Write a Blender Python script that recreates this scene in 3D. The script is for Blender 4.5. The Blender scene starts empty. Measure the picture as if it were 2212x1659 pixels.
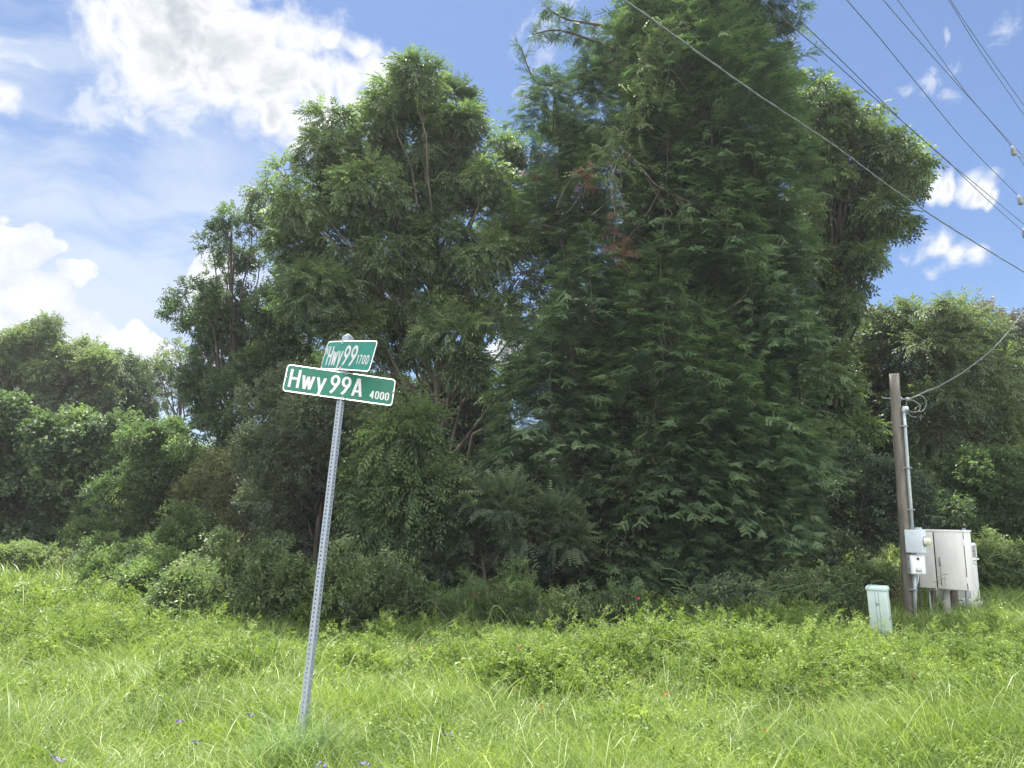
import bpy, bmesh, math, random
import numpy as np
from mathutils import Vector, Matrix
random.seed(7)
RNG = np.random.default_rng(7)
SC = bpy.context.scene
COL = SC.collection
PI = math.pi
# ------------------------------------------------------------------ camera
PITCH = math.radians(9.1)
CAMZ = 1.4
F = 1661.0                       # focal length in pixels of a 2212 x 1659 view of the photograph
cam_d = bpy.data.cameras.new('camera')
cam_d.sensor_width = 36.0
cam_d.lens = 36.0 * F / 2212.0
cam_d.clip_start = 0.05
cam_d.clip_end = 2000
cam = bpy.data.objects.new('camera', cam_d)
COL.objects.link(cam)
cam.location = (0, 0, CAMZ)
cam.rotation_euler = (PI / 2 + PITCH, 0, 0)
SC.camera = cam
CP, SP = math.cos(PITCH), math.sin(PITCH)


def ray(px, py):
    u = (px - 1106.0) / F
    v = (829.5 - py) / F
    return np.array([u, CP - v * SP, SP + v * CP])


def P(px, py, D):
    """point seen at (px, py), D metres deep"""
    return np.array([0, 0, CAMZ]) + D * ray(px, py)


def Pz(px, py, z):
    r = ray(px, py)
    return np.array([0, 0, CAMZ]) + (z - CAMZ) / r[2] * r


# ------------------------------------------------------------------ light
SUN_EL, SUN_AZ = math.radians(66), math.radians(-14)      # azimuth clockwise from +Y (the way the camera looks)
sd = Vector((math.sin(SUN_AZ) * math.cos(SUN_EL), math.cos(SUN_AZ) * math.cos(SUN_EL), math.sin(SUN_EL)))
sun_d = bpy.data.lights.new('sun', 'SUN')
sun_d.energy = 4.8
sun_d.angle = math.radians(0.5)
sun_d.color = (1.0, 0.95, 0.86)
sun = bpy.data.objects.new('sun', sun_d)
COL.objects.link(sun)
sun.location = (0, 0, 40)
sun.rotation_euler = sd.to_track_quat('Z', 'Y').to_euler()
HAZE = 0.0007
SKY_STR = 0.0375
EXPO = 1.5
SC.view_settings.view_transform = 'Standard'
SC.view_settings.look = 'None'
SC.view_settings.gamma = 1
SC.view_settings.exposure = EXPO
SC.cycles.max_bounces = 6
SC.cycles.diffuse_bounces = 3
SC.cycles.glossy_bounces = 2
SC.cycles.transmission_bounces = 3
SC.cycles.transparent_max_bounces = 4
SC.cycles.volume_bounces = 0
SC.cycles.caustics_reflective = False
SC.cycles.caustics_refractive = False
SC.cycles.sample_clamp_indirect = 4
SC.cycles.use_denoising = True
SC.cycles.denoiser = 'OPENIMAGEDENOISE'
SC.cycles.denoising_input_passes = 'RGB_ALBEDO_NORMAL'
SC.cycles.denoising_prefilter = 'ACCURATE'

W = bpy.data.worlds.new('World')
SC.world = W
W.use_nodes = True
W.cycles.sampling_method = 'MANUAL'
W.cycles.sample_map_resolution = 256
nt = W.node_tree
nt.nodes.clear()
N, L = nt.nodes, nt.links


def nd(t, **k):
    n = N.new(t)
    for a, b in k.items():
        setattr(n, a, b)
    return n


def mth(op, a, b=None, c=None, clamp=False):
    n = nd('ShaderNodeMath', operation=op)
    n.use_clamp = clamp
    for i, v in enumerate((a, b, c)):
        if v is None:
            continue
        if isinstance(v, (int, float)):
            n.inputs[i].default_value = v
        else:
            L.new(v, n.inputs[i])
    return n.outputs[0]


def vmth(op, a, b=None, scale=None):
    n = nd('ShaderNodeVectorMath', operation=op)
    for i, v in enumerate((a, b)):
        if v is None:
            continue
        if isinstance(v, (tuple, list)):
            n.inputs[i].default_value = v
        else:
            L.new(v, n.inputs[i])
    if scale is not None:
        n.inputs['Scale'].default_value = scale
    return n.outputs['Value'] if op in ('DISTANCE', 'LENGTH', 'DOT_PRODUCT') else n.outputs['Vector']


sky = nd('ShaderNodeTexSky', sky_type='NISHITA')
sky.sun_disc = False
sky.sun_elevation = SUN_EL
sky.sun_rotation = SUN_AZ
sky.air_density = 1.0
sky.dust_density = 0.6
sky.ozone_density = 1.6
sky.altitude = 50
tc = nd('ShaderNodeTexCoord')
dirv = vmth('NORMALIZE', tc.outputs['Generated'])


def noise(vec, scale, detail=6, rough=0.55, dist=0.0, color=False):
    n = nd('ShaderNodeTexNoise')
    n.inputs['Scale'].default_value = scale
    n.inputs['Detail'].default_value = detail
    n.inputs['Roughness'].default_value = rough
    n.inputs['Distortion'].default_value = dist
    L.new(vec, n.inputs['Vector'])
    return n.outputs['Color' if color else 'Fac']


def smooth(v, a, b):
    n = nd('ShaderNodeMapRange', interpolation_type='SMOOTHSTEP')
    n.inputs['From Min'].default_value = a
    n.inputs['From Max'].default_value = b
    L.new(v, n.inputs['Value'])
    return n.outputs['Result']


def blobset(vec, blobs):
    cur = None
    for (px, py, r) in blobs:
        d = ray(px, py)
        d = d / np.linalg.norm(d)
        rr = r / F / math.sqrt(1 + ((px - 1106) / F) ** 2 + ((829.5 - py) / F) ** 2)
        x = mth('MULTIPLY_ADD', vmth('DISTANCE', vec, tuple(d)), -1.0 / rr, 1.0)
        cur = x if cur is None else mth('MAXIMUM', cur, x)
    return cur


wn = noise(dirv, 9, 3, 0.5, color=True)
warp = vmth('ADD', dirv, vmth('SCALE', vmth('SUBTRACT', wn, (.5, .5, .5)), scale=0.09))
CUMULUS = [(230, 60, 85), (330, 90, 150), (430, 60, 190), (520, 130, 150), (600, 190, 130), (690, 220, 110), (760, 240, 60), (640, 90, 90),
           (740, 190, 60), (820, 165, 70), (860, 150, 50), (870, 190, 40), (780, 250, 60), (650, 300, 60), (600, 270, 50), (700, 100, 36), (770, 110, 34), (850, 140, 30), (450, 170, 110), (380, 150, 90),
           (0, 200, 34),
           (2050, 392, 34), (2020, 385, 30), (2090, 400, 34), (2130, 408, 30), (2160, 415, 20), (2000, 400, 22), (2030, 520, 42), (1960, 540, 30), (2000, 530, 36), (2070, 535, 40), (2105, 540, 32), (2040, 555, 36), (1925, 545, 18)]
TOWERS = [(30, 610, 90), (110, 640, 60), (50, 540, 48), (80, 520, 35), (110, 560, 40), (170, 600, 30), (150, 690, 80), (220, 720, 60), (30, 700, 130),
          (300, 755, 45), (345, 770, 38), (1100, 760, 60), (1860, 725, 40), (450, 610, 60), (-60, 560, 120), (-200, 500, 200),
          (270, 790, 60), (480, 650, 40)]
WISPS = [(290, 190, 60), (350, 215, 60), (1165, 75, 60), (1150, 190, 30), (1200, 30, 50), (1130, 120, 40), (790, 90, 50), (730, 80, 50), (850, 120, 40), (180, 230, 80), (330, 240, 70), (1700, 110, 26), (1945, 197, 26), (2010, 165, 40), (2060, 190, 36),
         (2075, 115, 28), (2190, 30, 40), (15, 70, 45), (1180, 120, 30), (2045, 60, 15), (250, 140, 60), (420, 250, 40), (0, 120, 60)]
fb = noise(warp, 17, 9, 0.60)
fbs = mth('SUBTRACT', fb, 0.5)
c1 = mth('MULTIPLY_ADD', fbs, 2.5, blobset(warp, CUMULUS))
a1 = smooth(c1, -0.20, 0.62)
fbt = mth('SUBTRACT', noise(dirv, 30, 7, 0.5), 0.5)
c2 = mth('MULTIPLY_ADD', fbt, 1.1, blobset(warp, TOWERS))
a2 = smooth(c2, 0.0, 0.15)
fw = mth('SUBTRACT', noise(warp, 34, 8, 0.62, 0.6), 0.5)
c3 = mth('MULTIPLY_ADD', fw, 3.4, blobset(warp, WISPS))
a3 = mth('MULTIPLY', smooth(c3, 0.1, 1.1), 0.55)
# thin high veil over the left of the sky
st = nd('ShaderNodeMapping')
st.inputs['Scale'].default_value = (1.0, 1.0, 3.2)
st.inputs['Rotation'].default_value = (0.0, 0.45, 0)
L.new(warp, st.inputs['Vector'])
cir = noise(st.outputs[0], 5, 6, 0.55)
veil = mth('MULTIPLY', smooth(blobset(warp, [(60, 560, 560), (480, 560, 260), (250, 380, 380), (0, 900, 700), (-300, 100, 650)]), -0.12, 0.55), smooth(cir, 0.34, 0.66))
a4 = mth('MULTIPLY', veil, 0.70)
a4 = mth('ADD', a4, mth('MULTIPLY', smooth(blobset(dirv, [(60, 800, 800)]), 0.0, 0.9), 0.25), clamp=True)
a4 = mth('MULTIPLY_ADD', a4, 0.93, 0.07, clamp=True)
e = 2.0 ** (-EXPO)
shade = noise(warp, 7, 4, 0.5)
core = mth('MULTIPLY', smooth(c1, 0.50, 1.1), smooth(shade, 0.34, 0.60))


def mixc(fac, a, b):
    n = nd('ShaderNodeMix', data_type='RGBA')
    L.new(fac, n.inputs['Factor'])
    for s, v in ((n.inputs[6], a), (n.inputs[7], b)):
        if isinstance(v, tuple):
            s.default_value = (*v, 1)
        else:
            L.new(v, s)
    return n.outputs[2]


skyc = vmth('MULTIPLY', sky.outputs['Color'], (SKY_STR * .84, SKY_STR * 1.05, SKY_STR * 1.34))
white = tuple(x * e for x in (0.98, 1.0, 1.03))
grey = tuple(x * e for x in (0.60, 0.65, 0.70))
pale = tuple(x * e for x in (0.72, 0.82, 0.96))
c = mixc(a4, skyc, pale)
c = mixc(a3, c, tuple(x * e for x in (0.95, 0.98, 1.05)))
tcol = mixc(smooth(fbt, -0.16, 0.14), tuple(x * e for x in (0.80, 0.85, 0.92)), white)
c = mixc(mth('MULTIPLY', a2, 0.95), c, tcol)
c = mixc(a1, c, mixc(core, white, grey))
# unseen bright cloud cover added behind the camera as frontal fill light
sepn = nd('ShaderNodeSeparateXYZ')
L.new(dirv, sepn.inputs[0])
rear_fill = mth('MULTIPLY', smooth(mth('MULTIPLY', sepn.outputs['Y'], -1.0), -0.05, 0.3), smooth(noise(warp, 4.5, 6, .55), 0.40, 0.55))
c = mixc(rear_fill, c, tuple(x * e for x in (4.4, 4.35, 4.3)))
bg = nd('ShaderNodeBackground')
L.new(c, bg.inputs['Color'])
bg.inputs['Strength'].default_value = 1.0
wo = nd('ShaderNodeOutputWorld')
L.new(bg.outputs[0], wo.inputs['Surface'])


# ------------------------------------------------------------------ materials
def newmat(name):
    m = bpy.data.materials.new(name)
    m.use_nodes = True
    t = m.node_tree
    t.nodes.clear()
    return m, t


def solid(name, col, rough=0.5, metal=0.0, var=0.12, scale=20, stretch=(1, 1, 1), dark=None, bump=0.0, spec=0.5):
    m, t = newmat(name)
    o = t.nodes.new('ShaderNodeOutputMaterial')
    b = t.nodes.new('ShaderNodeBsdfPrincipled')
    b.inputs['Roughness'].default_value = rough
    b.inputs['Metallic'].default_value = metal
    b.inputs['Specular IOR Level'].default_value = spec
    tcn = t.nodes.new('ShaderNodeTexCoord')
    mp = t.nodes.new('ShaderNodeMapping')
    mp.inputs['Scale'].default_value = stretch
    t.links.new(tcn.outputs['Object'], mp.inputs['Vector'])
    n = t.nodes.new('ShaderNodeTexNoise')
    n.inputs['Scale'].default_value = scale
    n.inputs['Detail'].default_value = 6
    n.inputs['Roughness'].default_value = 0.6
    t.links.new(mp.outputs[0], n.inputs['Vector'])
    cr = t.nodes.new('ShaderNodeValToRGB')
    cr.color_ramp.elements[0].position = 0.3
    cr.color_ramp.elements[1].position = 0.7
    dk = dark if dark else tuple(x * (1 - 2 * var) for x in col)
    cr.color_ramp.elements[0].color = (*dk, 1)
    cr.color_ramp.elements[1].color = (*[min(1, x * (1 + var)) for x in col], 1)
    t.links.new(n.outputs['Fac'], cr.inputs['Fac'])
    t.links.new(cr.outputs[0], b.inputs['Base Color'])
    if bump:
        bp = t.nodes.new('ShaderNodeBump')
        bp.inputs['Strength'].default_value = bump
        bp.inputs['Distance'].default_value = 0.01
        t.links.new(n.outputs['Fac'], bp.inputs['Height'])
        t.links.new(bp.outputs[0], b.inputs['Normal'])
    t.links.new(b.outputs[0], o.inputs['Surface'])
    return m


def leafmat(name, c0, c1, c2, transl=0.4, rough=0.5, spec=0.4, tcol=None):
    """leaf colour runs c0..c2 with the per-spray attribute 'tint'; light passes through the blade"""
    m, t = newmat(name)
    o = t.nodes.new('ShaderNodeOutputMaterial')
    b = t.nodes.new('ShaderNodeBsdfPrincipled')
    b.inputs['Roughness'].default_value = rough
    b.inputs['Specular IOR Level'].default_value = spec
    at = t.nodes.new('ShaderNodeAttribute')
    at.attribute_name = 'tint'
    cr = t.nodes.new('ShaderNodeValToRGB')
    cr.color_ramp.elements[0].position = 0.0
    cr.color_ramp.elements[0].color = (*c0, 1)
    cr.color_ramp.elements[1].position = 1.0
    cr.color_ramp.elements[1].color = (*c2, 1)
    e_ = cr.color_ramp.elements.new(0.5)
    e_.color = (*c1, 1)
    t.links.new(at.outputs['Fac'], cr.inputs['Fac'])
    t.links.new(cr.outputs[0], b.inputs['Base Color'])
    tr = t.nodes.new('ShaderNodeBsdfTranslucent')
    mx = t.nodes.new('ShaderNodeMix')
    mx.data_type = 'RGBA'
    mx.blend_type = 'MULTIPLY'
    mx.inputs['Factor'].default_value = 1
    mx.inputs[7].default_value = (*(tcol or (1.25, 1.4, 0.85)), 1)
    t.links.new(cr.outputs[0], mx.inputs[6])
    t.links.new(mx.outputs[2], tr.inputs['Color'])
    ms = t.nodes.new('ShaderNodeMixShader')
    ms.inputs[0].default_value = transl
    t.links.new(b.outputs[0], ms.inputs[1])
    t.links.new(tr.outputs[0], ms.inputs[2])
    t.links.new(ms.outputs[0], o.inputs['Surface'])
    return m


M = {}
M['bark'] = solid('bark', (0.13, 0.11, 0.09), 0.9, var=0.3, scale=6, stretch=(1, 1, .2), bump=.6)
M['dark_bark'] = solid('dark_bark', (0.07, 0.055, 0.045), 0.9, var=0.3, scale=8, stretch=(1, 1, .2))
M['pole_wood'] = solid('weathered_wood', (0.185, 0.168, 0.148), 0.9, var=0.24, scale=14, stretch=(1, 1, .05), bump=.5)
M['old_wood'] = solid('old_wood', (0.15, 0.12, 0.095), 0.9, var=0.3, scale=14, stretch=(1, 1, .06), bump=.5)
M['galv'] = solid('galvanized_steel', (0.28, 0.315, 0.36), 0.5, 0.3, var=0.06, scale=60)
M['conduit'] = solid('grey_conduit', (0.46, 0.52, 0.55), 0.5, 0.2, var=0.06, scale=30)
M['bolt'] = solid('bolt_steel', (0.45, 0.46, 0.45), 0.4, 0.6, var=.2, scale=80)
M['sign_green'] = solid('sign_green', (0.0, 0.135, 0.085), 0.5, var=0.08, scale=12)
M['sign_green_pale'] = solid('faded_sign_green', (0.03, 0.22, 0.155), 0.45, var=0.1, scale=12)
M['sign_white'] = solid('sign_white', (0.60, 0.60, 0.585), 0.5, var=0.06, scale=25)
M['cab'] = solid('cream_cabinet_paint', (0.74, 0.745, 0.72), 0.5, var=0.05, scale=3, stretch=(2, 2, .5))
M['cab_side'] = solid('white_cabinet_paint', (0.76, 0.77, 0.76), 0.5, var=0.04, scale=3, stretch=(2, 2, .5))
M['meter_grey'] = solid('pale_grey_enamel', (0.60, 0.67, 0.73), 0.4, var=0.05, scale=8)
M['mint'] = solid('mint_green_plastic', (0.48, 0.60, 0.55), 0.45, var=0.05, scale=5)
M['mint_lid'] = solid('mint_green_lid', (0.52, 0.66, 0.61), 0.45, var=0.04, scale=5)
M['black'] = solid('dark_gap', (0.03, 0.03, 0.03), 0.7)
M['pvc'] = solid('grey_plastic_pipe', (0.42, 0.43, 0.42), 0.5, var=0.08, scale=6)
M['cable'] = solid('grey_cable', (0.16, 0.18, 0.19), 0.6, var=0.1)
M['blackcable'] = solid('black_cable', (0.05, 0.055, 0.06), 0.6, var=0.1)
M['wire'] = solid('aluminium_wire', (0.10, 0.115, 0.13), 0.5, 0.3, var=0.1)
M['porcelain'] = solid('grey_porcelain', (0.24, 0.26, 0.27), 0.3, var=0.1)
M['grille'] = solid('vent_mesh', (0.34, 0.34, 0.32), 0.7, var=0.3, scale=90)
M['meter_glass'] = solid('meter_face', (0.62, 0.62, 0.50), 0.15, var=0.25, scale=14)
M['rust'] = solid('rust_stain', (0.33, 0.29, 0.24), 0.7, var=0.15, scale=9)
M['red'] = solid('red_petals', (0.62, 0.03, 0.045), 0.5, var=0.1)
M['purple'] = solid('purple_petals', (0.30, 0.18, 0.62), 0.5, var=0.15, scale=60)
M['dead'] = leafmat('dead_brown_needles', (0.09, 0.04, 0.028), (0.14, 0.06, 0.04), (0.19, 0.085, 0.055), .25, tcol=(1.3, 1.1, .8))
M['twig'] = solid('bare_twig', (0.20, 0.16, 0.12), 0.9, var=0.2)
M['stem'] = solid('green_stem', (0.22, 0.30, 0.09), 0.6, var=0.2)
M['ground'] = solid('ground_soil', (0.07, 0.085, 0.03), 0.95, var=0.35, scale=2.5, bump=.3)
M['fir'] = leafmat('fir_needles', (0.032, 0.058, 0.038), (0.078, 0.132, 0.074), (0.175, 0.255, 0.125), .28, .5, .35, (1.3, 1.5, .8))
M['pecan'] = leafmat('pecan_leaves', (0.062, 0.093, 0.054), (0.123, 0.176, 0.088), (0.247, 0.326, 0.155), .36, .55, .35, (1.25, 1.45, .8))
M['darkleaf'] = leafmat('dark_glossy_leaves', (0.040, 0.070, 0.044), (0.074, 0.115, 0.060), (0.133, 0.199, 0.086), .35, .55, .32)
M['fineleaf'] = leafmat('fine_grey_green_leaves', (0.060, 0.082, 0.064), (0.108, 0.134, 0.088), (0.185, 0.224, 0.132), .35, .55, .32)
M['bigleaf'] = leafmat('broad_leaves', (0.055, 0.092, 0.048), (0.105, 0.155, 0.072), (0.21, 0.285, 0.11), .38, .55, .32)
M['privet'] = leafmat('privet_leaves', (0.049, 0.077, 0.060), (0.085, 0.121, 0.079), (0.170, 0.224, 0.117), .35, .55, .32)
M['farleaf'] = leafmat('far_leaves', (0.074, 0.102, 0.066), (0.133, 0.173, 0.093), (0.228, 0.288, 0.132), .38, .55, .32)
M['vine'] = leafmat('bright_vine_leaves', (0.070, 0.115, 0.055), (0.130, 0.195, 0.080), (0.235, 0.32, 0.115), .40, .5, .35)
M['brownleaf'] = leafmat('olive_brown_leaves', (0.070, 0.088, 0.051), (0.127, 0.147, 0.074), (0.221, 0.227, 0.106), .33, .55, .3, (1.2, 1.35, .8))
M['magnolia'] = leafmat('russet_backed_leaves', (0.060, 0.089, 0.055), (0.118, 0.118, 0.084), (0.187, 0.152, 0.118), .25, .5, .35)
M['rtree'] = leafmat('sunlit_pecan_leaves', (0.058, 0.091, 0.049), (0.113, 0.164, 0.076), (0.223, 0.296, 0.125), .36, .55, .35, (1.25, 1.4, .75))
M['shrub'] = leafmat('grey_green_shrub_leaves', (0.08, 0.115, 0.06), (0.145, 0.20, 0.09), (0.24, 0.31, 0.13), .38, .5, .4)
M['weed'] = leafmat('weed_leaves', (0.06, 0.11, 0.03), (0.165, 0.245, 0.058), (0.32, 0.41, 0.115), .42, .5, .35, (1.2, 1.25, .75))
M['grass'] = leafmat('grass_blades', (0.085, 0.15, 0.035), (0.215, 0.305, 0.075), (0.45, 0.50, 0.22), .42, .42, .5, (1.25, 1.3, .7))
M['tallgrass'] = leafmat('tall_grass_blades', (0.13, 0.22, 0.09), (0.22, 0.33, 0.13), (0.42, 0.44, 0.25), .4, .45, .4, (1.2, 1.25, .7))


# ------------------------------------------------------------------ helpers
def link(o, parent=None):
    COL.objects.link(o)
    if parent is not None:
        o.parent = parent
    return o


def npmesh(name, verts, faces_flat, loop_tot, mat, parent=None, tint=None, smooth_=False):
    """one mesh object from numpy arrays; tint is one value per face"""
    me = bpy.data.meshes.new(name)
    verts = np.ascontiguousarray(verts, dtype=np.float32)
    me.vertices.add(len(verts))
    me.vertices.foreach_set('co', verts.ravel())
    nl = len(faces_flat)
    me.loops.add(nl)
    me.loops.foreach_set('vertex_index', np.ascontiguousarray(faces_flat, dtype=np.int32))
    me.polygons.add(len(loop_tot))
    lt = np.ascontiguousarray(loop_tot, dtype=np.int32)
    ls = np.zeros(len(lt), np.int32)
    ls[1:] = np.cumsum(lt)[:-1]
    me.polygons.foreach_set('loop_start', ls)
    me.polygons.foreach_set('loop_total', lt)
    if tint is not None:
        a = me.attributes.new('tint', 'FLOAT', 'FACE')
        a.data.foreach_set('value', np.ascontiguousarray(tint, dtype=np.float32))
    me.update(calc_edges=True)
    if smooth_:
        me.polygons.foreach_set('use_smooth', np.ones(len(lt), bool))
    me.materials.append(M[mat] if isinstance(mat, str) else mat)
    o = bpy.data.objects.new(name, me)
    return link(o, parent)


def thing(name, label, cat, loc=(0, 0, 0), rotz=0, group=None):
    o = bpy.data.objects.new(name, None)
    COL.objects.link(o)
    o.location = tuple(loc)
    o.rotation_euler = (0, 0, rotz)
    o.empty_display_size = .2
    return tag(o, label, cat, group)


def tag(o, label=None, cat=None, group=None, kind=None):
    if label:
        o['label'] = label
    if cat:
        o['category'] = cat
    if group:
        o['group'] = group
    if kind:
        o['kind'] = kind
    return o


def rebase(o):
    """give a child built in world coordinates its parent's frame"""
    p = o.parent
    if p is not None:
        loc = np.array(p.location)
        rz = p.rotation_euler[2]
        me = o.data
        me.transform(Matrix.Rotation(-rz, 4, 'Z') @ Matrix.Translation(-Vector(loc)))
    return o


def unit(v):
    return v / (np.linalg.norm(v, axis=-1, keepdims=True) + 1e-9)


class Tpl:
    """template of leaves: verts, quads/tris"""

    def __init__(s):
        s.v = []
        s.f = []

    def leaf(s, base, d, up, ln, w, fold=0.25, droop=0.15):
        base, d, up = map(np.array, (base, d, up))
        d = unit(d.astype(float))
        side = unit(np.cross(d, up))
        nrm = np.cross(side, d)
        i = len(s.v)
        s.v += [base, base + d * ln * .45 + side * w * .5 + nrm * w * fold, base + d * ln - nrm * ln * droop, base + d * ln * .45 - side * w * .5 + nrm * w * fold]
        s.f.append((i, i + 1, i + 2, i + 3))

    def tri(s, a, b, c):
        i = len(s.v)
        s.v += [np.array(a), np.array(b), np.array(c)]
        s.f.append((i, i + 1, i + 2))

    def arrays(s):
        v = np.array(s.v, dtype=np.float32)
        flat = np.array([i for f in s.f for i in f], dtype=np.int32)
        tot = np.array([len(f) for f in s.f], dtype=np.int32)
        return v, flat, tot


def place(tpls, pos, dirs, scale, tint, roll=None, ups=None):
    """copies of the templates: local +Y goes to dirs, +Z to roughly up. Returns merged arrays"""
    n = len(pos)
    dirs = unit(dirs)
    up0 = np.tile(np.array([0, 0, 1.0]), (n, 1)) if ups is None else ups
    side = np.cross(dirs, up0)
    bad = np.linalg.norm(side, axis=1) < 1e-3
    side[bad] = (1, 0, 0)
    side = unit(side)
    up = np.cross(side, dirs)
    if roll is not None:
        c, s_ = np.cos(roll)[:, None], np.sin(roll)[:, None]
        side, up = side * c + up * s_, up * c - side * s_
    which = RNG.integers(0, len(tpls), n)
    V, FL, LT, TI = [], [], [], []
    off = 0
    for k, (tv, tf, tt) in enumerate(tpls):
        idx = np.nonzero(which == k)[0]
        if len(idx) == 0:
            continue
        a = tv[None] * scale[idx][:, None, None]
        w = pos[idx][:, None] + a[..., 0:1] * side[idx][:, None] + a[..., 1:2] * dirs[idx][:, None] + a[..., 2:3] * up[idx][:, None]
        V.append(w.reshape(-1, 3))
        m = len(idx)
        FL.append((tf[None] + (np.arange(m) * len(tv))[:, None] + off).ravel())
        LT.append(np.tile(tt, m))
        TI.append((tint[idx][:, None] + RNG.normal(0, .07, (m, len(tt)))).ravel())
        off += m * len(tv)
    return np.concatenate(V), np.concatenate(FL), np.concatenate(LT), np.clip(np.concatenate(TI), 0, 1)


def merge(parts):
    V, FL, LT, TI = [], [], [], []
    off = 0
    for v, f, l, t in parts:
        V.append(v)
        FL.append(f + off)
        LT.append(l)
        TI.append(t)
        off += len(v)
    return np.concatenate(V), np.concatenate(FL), np.concatenate(LT), np.concatenate(TI)


def rdir(n):
    return unit(RNG.normal(size=(n, 3)))


# ---- leaf spray templates (local +Y outwards, +Z up)
def t_pinnate(n=5, ln=.105, w=.034, rl=.30, k=3, droop=.5):
    out = []
    for _ in range(4):
        t = Tpl()
        for j in range(k):
            a = random.uniform(-.9, .9)
            d0 = np.array([math.sin(a), math.cos(a), random.uniform(-.3, .4)])
            R = rl * random.uniform(.8, 1.2)
            for i in range(n):
                f = (i + .6) / n
                b = d0 * R * f + np.array([0, 0, -droop * R * f * f])
                for s in (-1, 1):
                    sd_ = np.array([math.cos(a) * s, -math.sin(a) * s, 0])
                    dd = sd_ * .8 + d0 * .55 + np.array([0, 0, -.45 + random.uniform(-.25, .2)])
                    t.leaf(b, dd, (random.uniform(-.4, .4), random.uniform(-.4, .4), 1), ln * random.uniform(.75, 1.1), w)
            t.leaf(d0 * R + np.array([0, 0, -droop * R]), d0 + np.array([0, 0, -.6]), (0, 0, 1), ln, w)
        out.append(t.arrays())
    return out


def t_simple(n=9, ln=.07, w=.034, rl=.26, spread=1.0, droop=.2):
    out = []
    for _ in range(5):
        t = Tpl()
        for j in range(3):
            a = random.uniform(-.8, .8)
            d0 = unit(np.array([math.sin(a), math.cos(a), random.uniform(-.25, .5)]))
            R = rl * random.uniform(.7, 1.15)
            for i in range(n):
                f = (i + .5) / n
                g = i * 2.4 + random.random()
                dd = d0 * .6 + spread * np.array([math.cos(g), random.uniform(-.2, .2), .6 * math.sin(g)]) + np.array([0, 0, -droop])
                t.leaf(d0 * R * f, dd, (random.uniform(-.6, .6), random.uniform(-.6, .6), 1), ln * random.uniform(.6, 1.1), w * random.uniform(.8, 1.1))
        out.append(t.arrays())
    return out


def t_rows(n=8, ln=.050, w=.027, rl=.34, k=4):
    """privet: long flat sprays with two rows of small leaves"""
    out = []
    for _ in range(4):
        t = Tpl()
        for j in range(k):
            a = random.uniform(-.9, .9)
            d0 = unit(np.array([math.sin(a), math.cos(a), random.uniform(-.1, .3)]))
            R = rl * random.uniform(.7, 1.2)
            for i in range(n):
                f = (i + .7) / n
                b = d0 * R * f + np.array([0, 0, -.08 * f * f])
                for s in (-1, 1):
                    dd = np.array([math.cos(a) * s, -math.sin(a) * s, .1]) + d0 * .6
                    t.leaf(b, dd, (random.uniform(-.3, .3), random.uniform(-.3, .3), 1), ln * random.uniform(.7, 1.1) * (1.15 - .5 * f), w)
        out.append(t.arrays())
    return out


def shoot(t, base, d, up, ln, nl, nw, steps, curve=0.0):
    d = unit(np.array(d, float))
    up = np.array(up, float)
    side = unit(np.cross(d, up))
    nrm = np.cross(side, d)
    base = np.array(base, float)
    prev = base
    for i in range(steps):
        f = (i + 1) / steps
        b = base + d * ln * f + np.array([0, 0, 1.0]) * curve * ln * f * f
        for s in (-1, 1):
            q = nl * (1.0 if f < .8 else .7) * random.uniform(.85, 1.1)
            tip = b + side * s * q * .8 + d * q * .55 + nrm * q * random.uniform(-.1, .3)
            t.tri(b - d * nw, b + d * nw, tip)
        if i % 2 == 0:
            tip = b + nrm * nl * .55 + d * nl * .6
            t.tri(b - side * nw * .8, b + side * nw * .8, tip)
        prev = b
    t.tri(b - side * nw * 1.2, b + side * nw * 1.2, b + d * nl)


def t_fir(k=4, ln=.30, nl=.052, steps=9):
    out = []
    for _ in range(4):
        t = Tpl()
        L0 = ln * random.uniform(1.3, 1.7)
        cv = random.uniform(-.25, .05)
        shoot(t, (0, 0, 0), (0, 1, 0), (0, 0, 1), L0, nl, .0098, int(steps * 1.5), cv)
        for i in range(k):
            f = .2 + .62 * i / k
            for s in (-1, 1):
                if random.random() < .12:
                    continue
                b = np.array([0, L0 * f, cv * L0 * f * f])
                shoot(t, b, (s * .85, .8, random.uniform(-.35, .05)), (0, 0, 1), ln * random.uniform(.6, 1.0) * (1.1 - .5 * f), nl, .009, steps, random.uniform(-.3, .1))
        out.append(t.arrays())
    return out


TP = {
    'pecan': t_pinnate(5, .10, .033, .27, 3, .5),
    'pecan_far': t_pinnate(4, .13, .048, .30, 3, .5),
    'simple': t_simple(8, .08, .042, .26),
    'simple_far': t_simple(6, .12, .062, .36),
    'fine': t_simple(9, .055, .028, .26, 1.1),
    'big': t_simple(5, .15, .075, .34, 1.0, .5),
    'heart': t_simple(5, .10, .10, .28, .9, .5),
    'rows': t_rows(),
    'frond': t_pinnate(7, .11, .034, .55, 3, .35),
    'fir': t_fir(3, .27, .048) + t_fir(2, .26, .052, 8),
    'fir_long': t_fir(4, .27, .048, 9) + t_fir(3, .30, .042, 10),
    'weed': t_simple(7, .045, .018, .16, 1.0, -.2),
    'weedfar': t_simple(6, .075, .032, .22, 1.0, -.2),
    'feather': t_simple(14, .035, .006, .16, 1.2, 0),
    'serrate': t_simple(6, .055, .030, .16, .9, .1),
}


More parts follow.
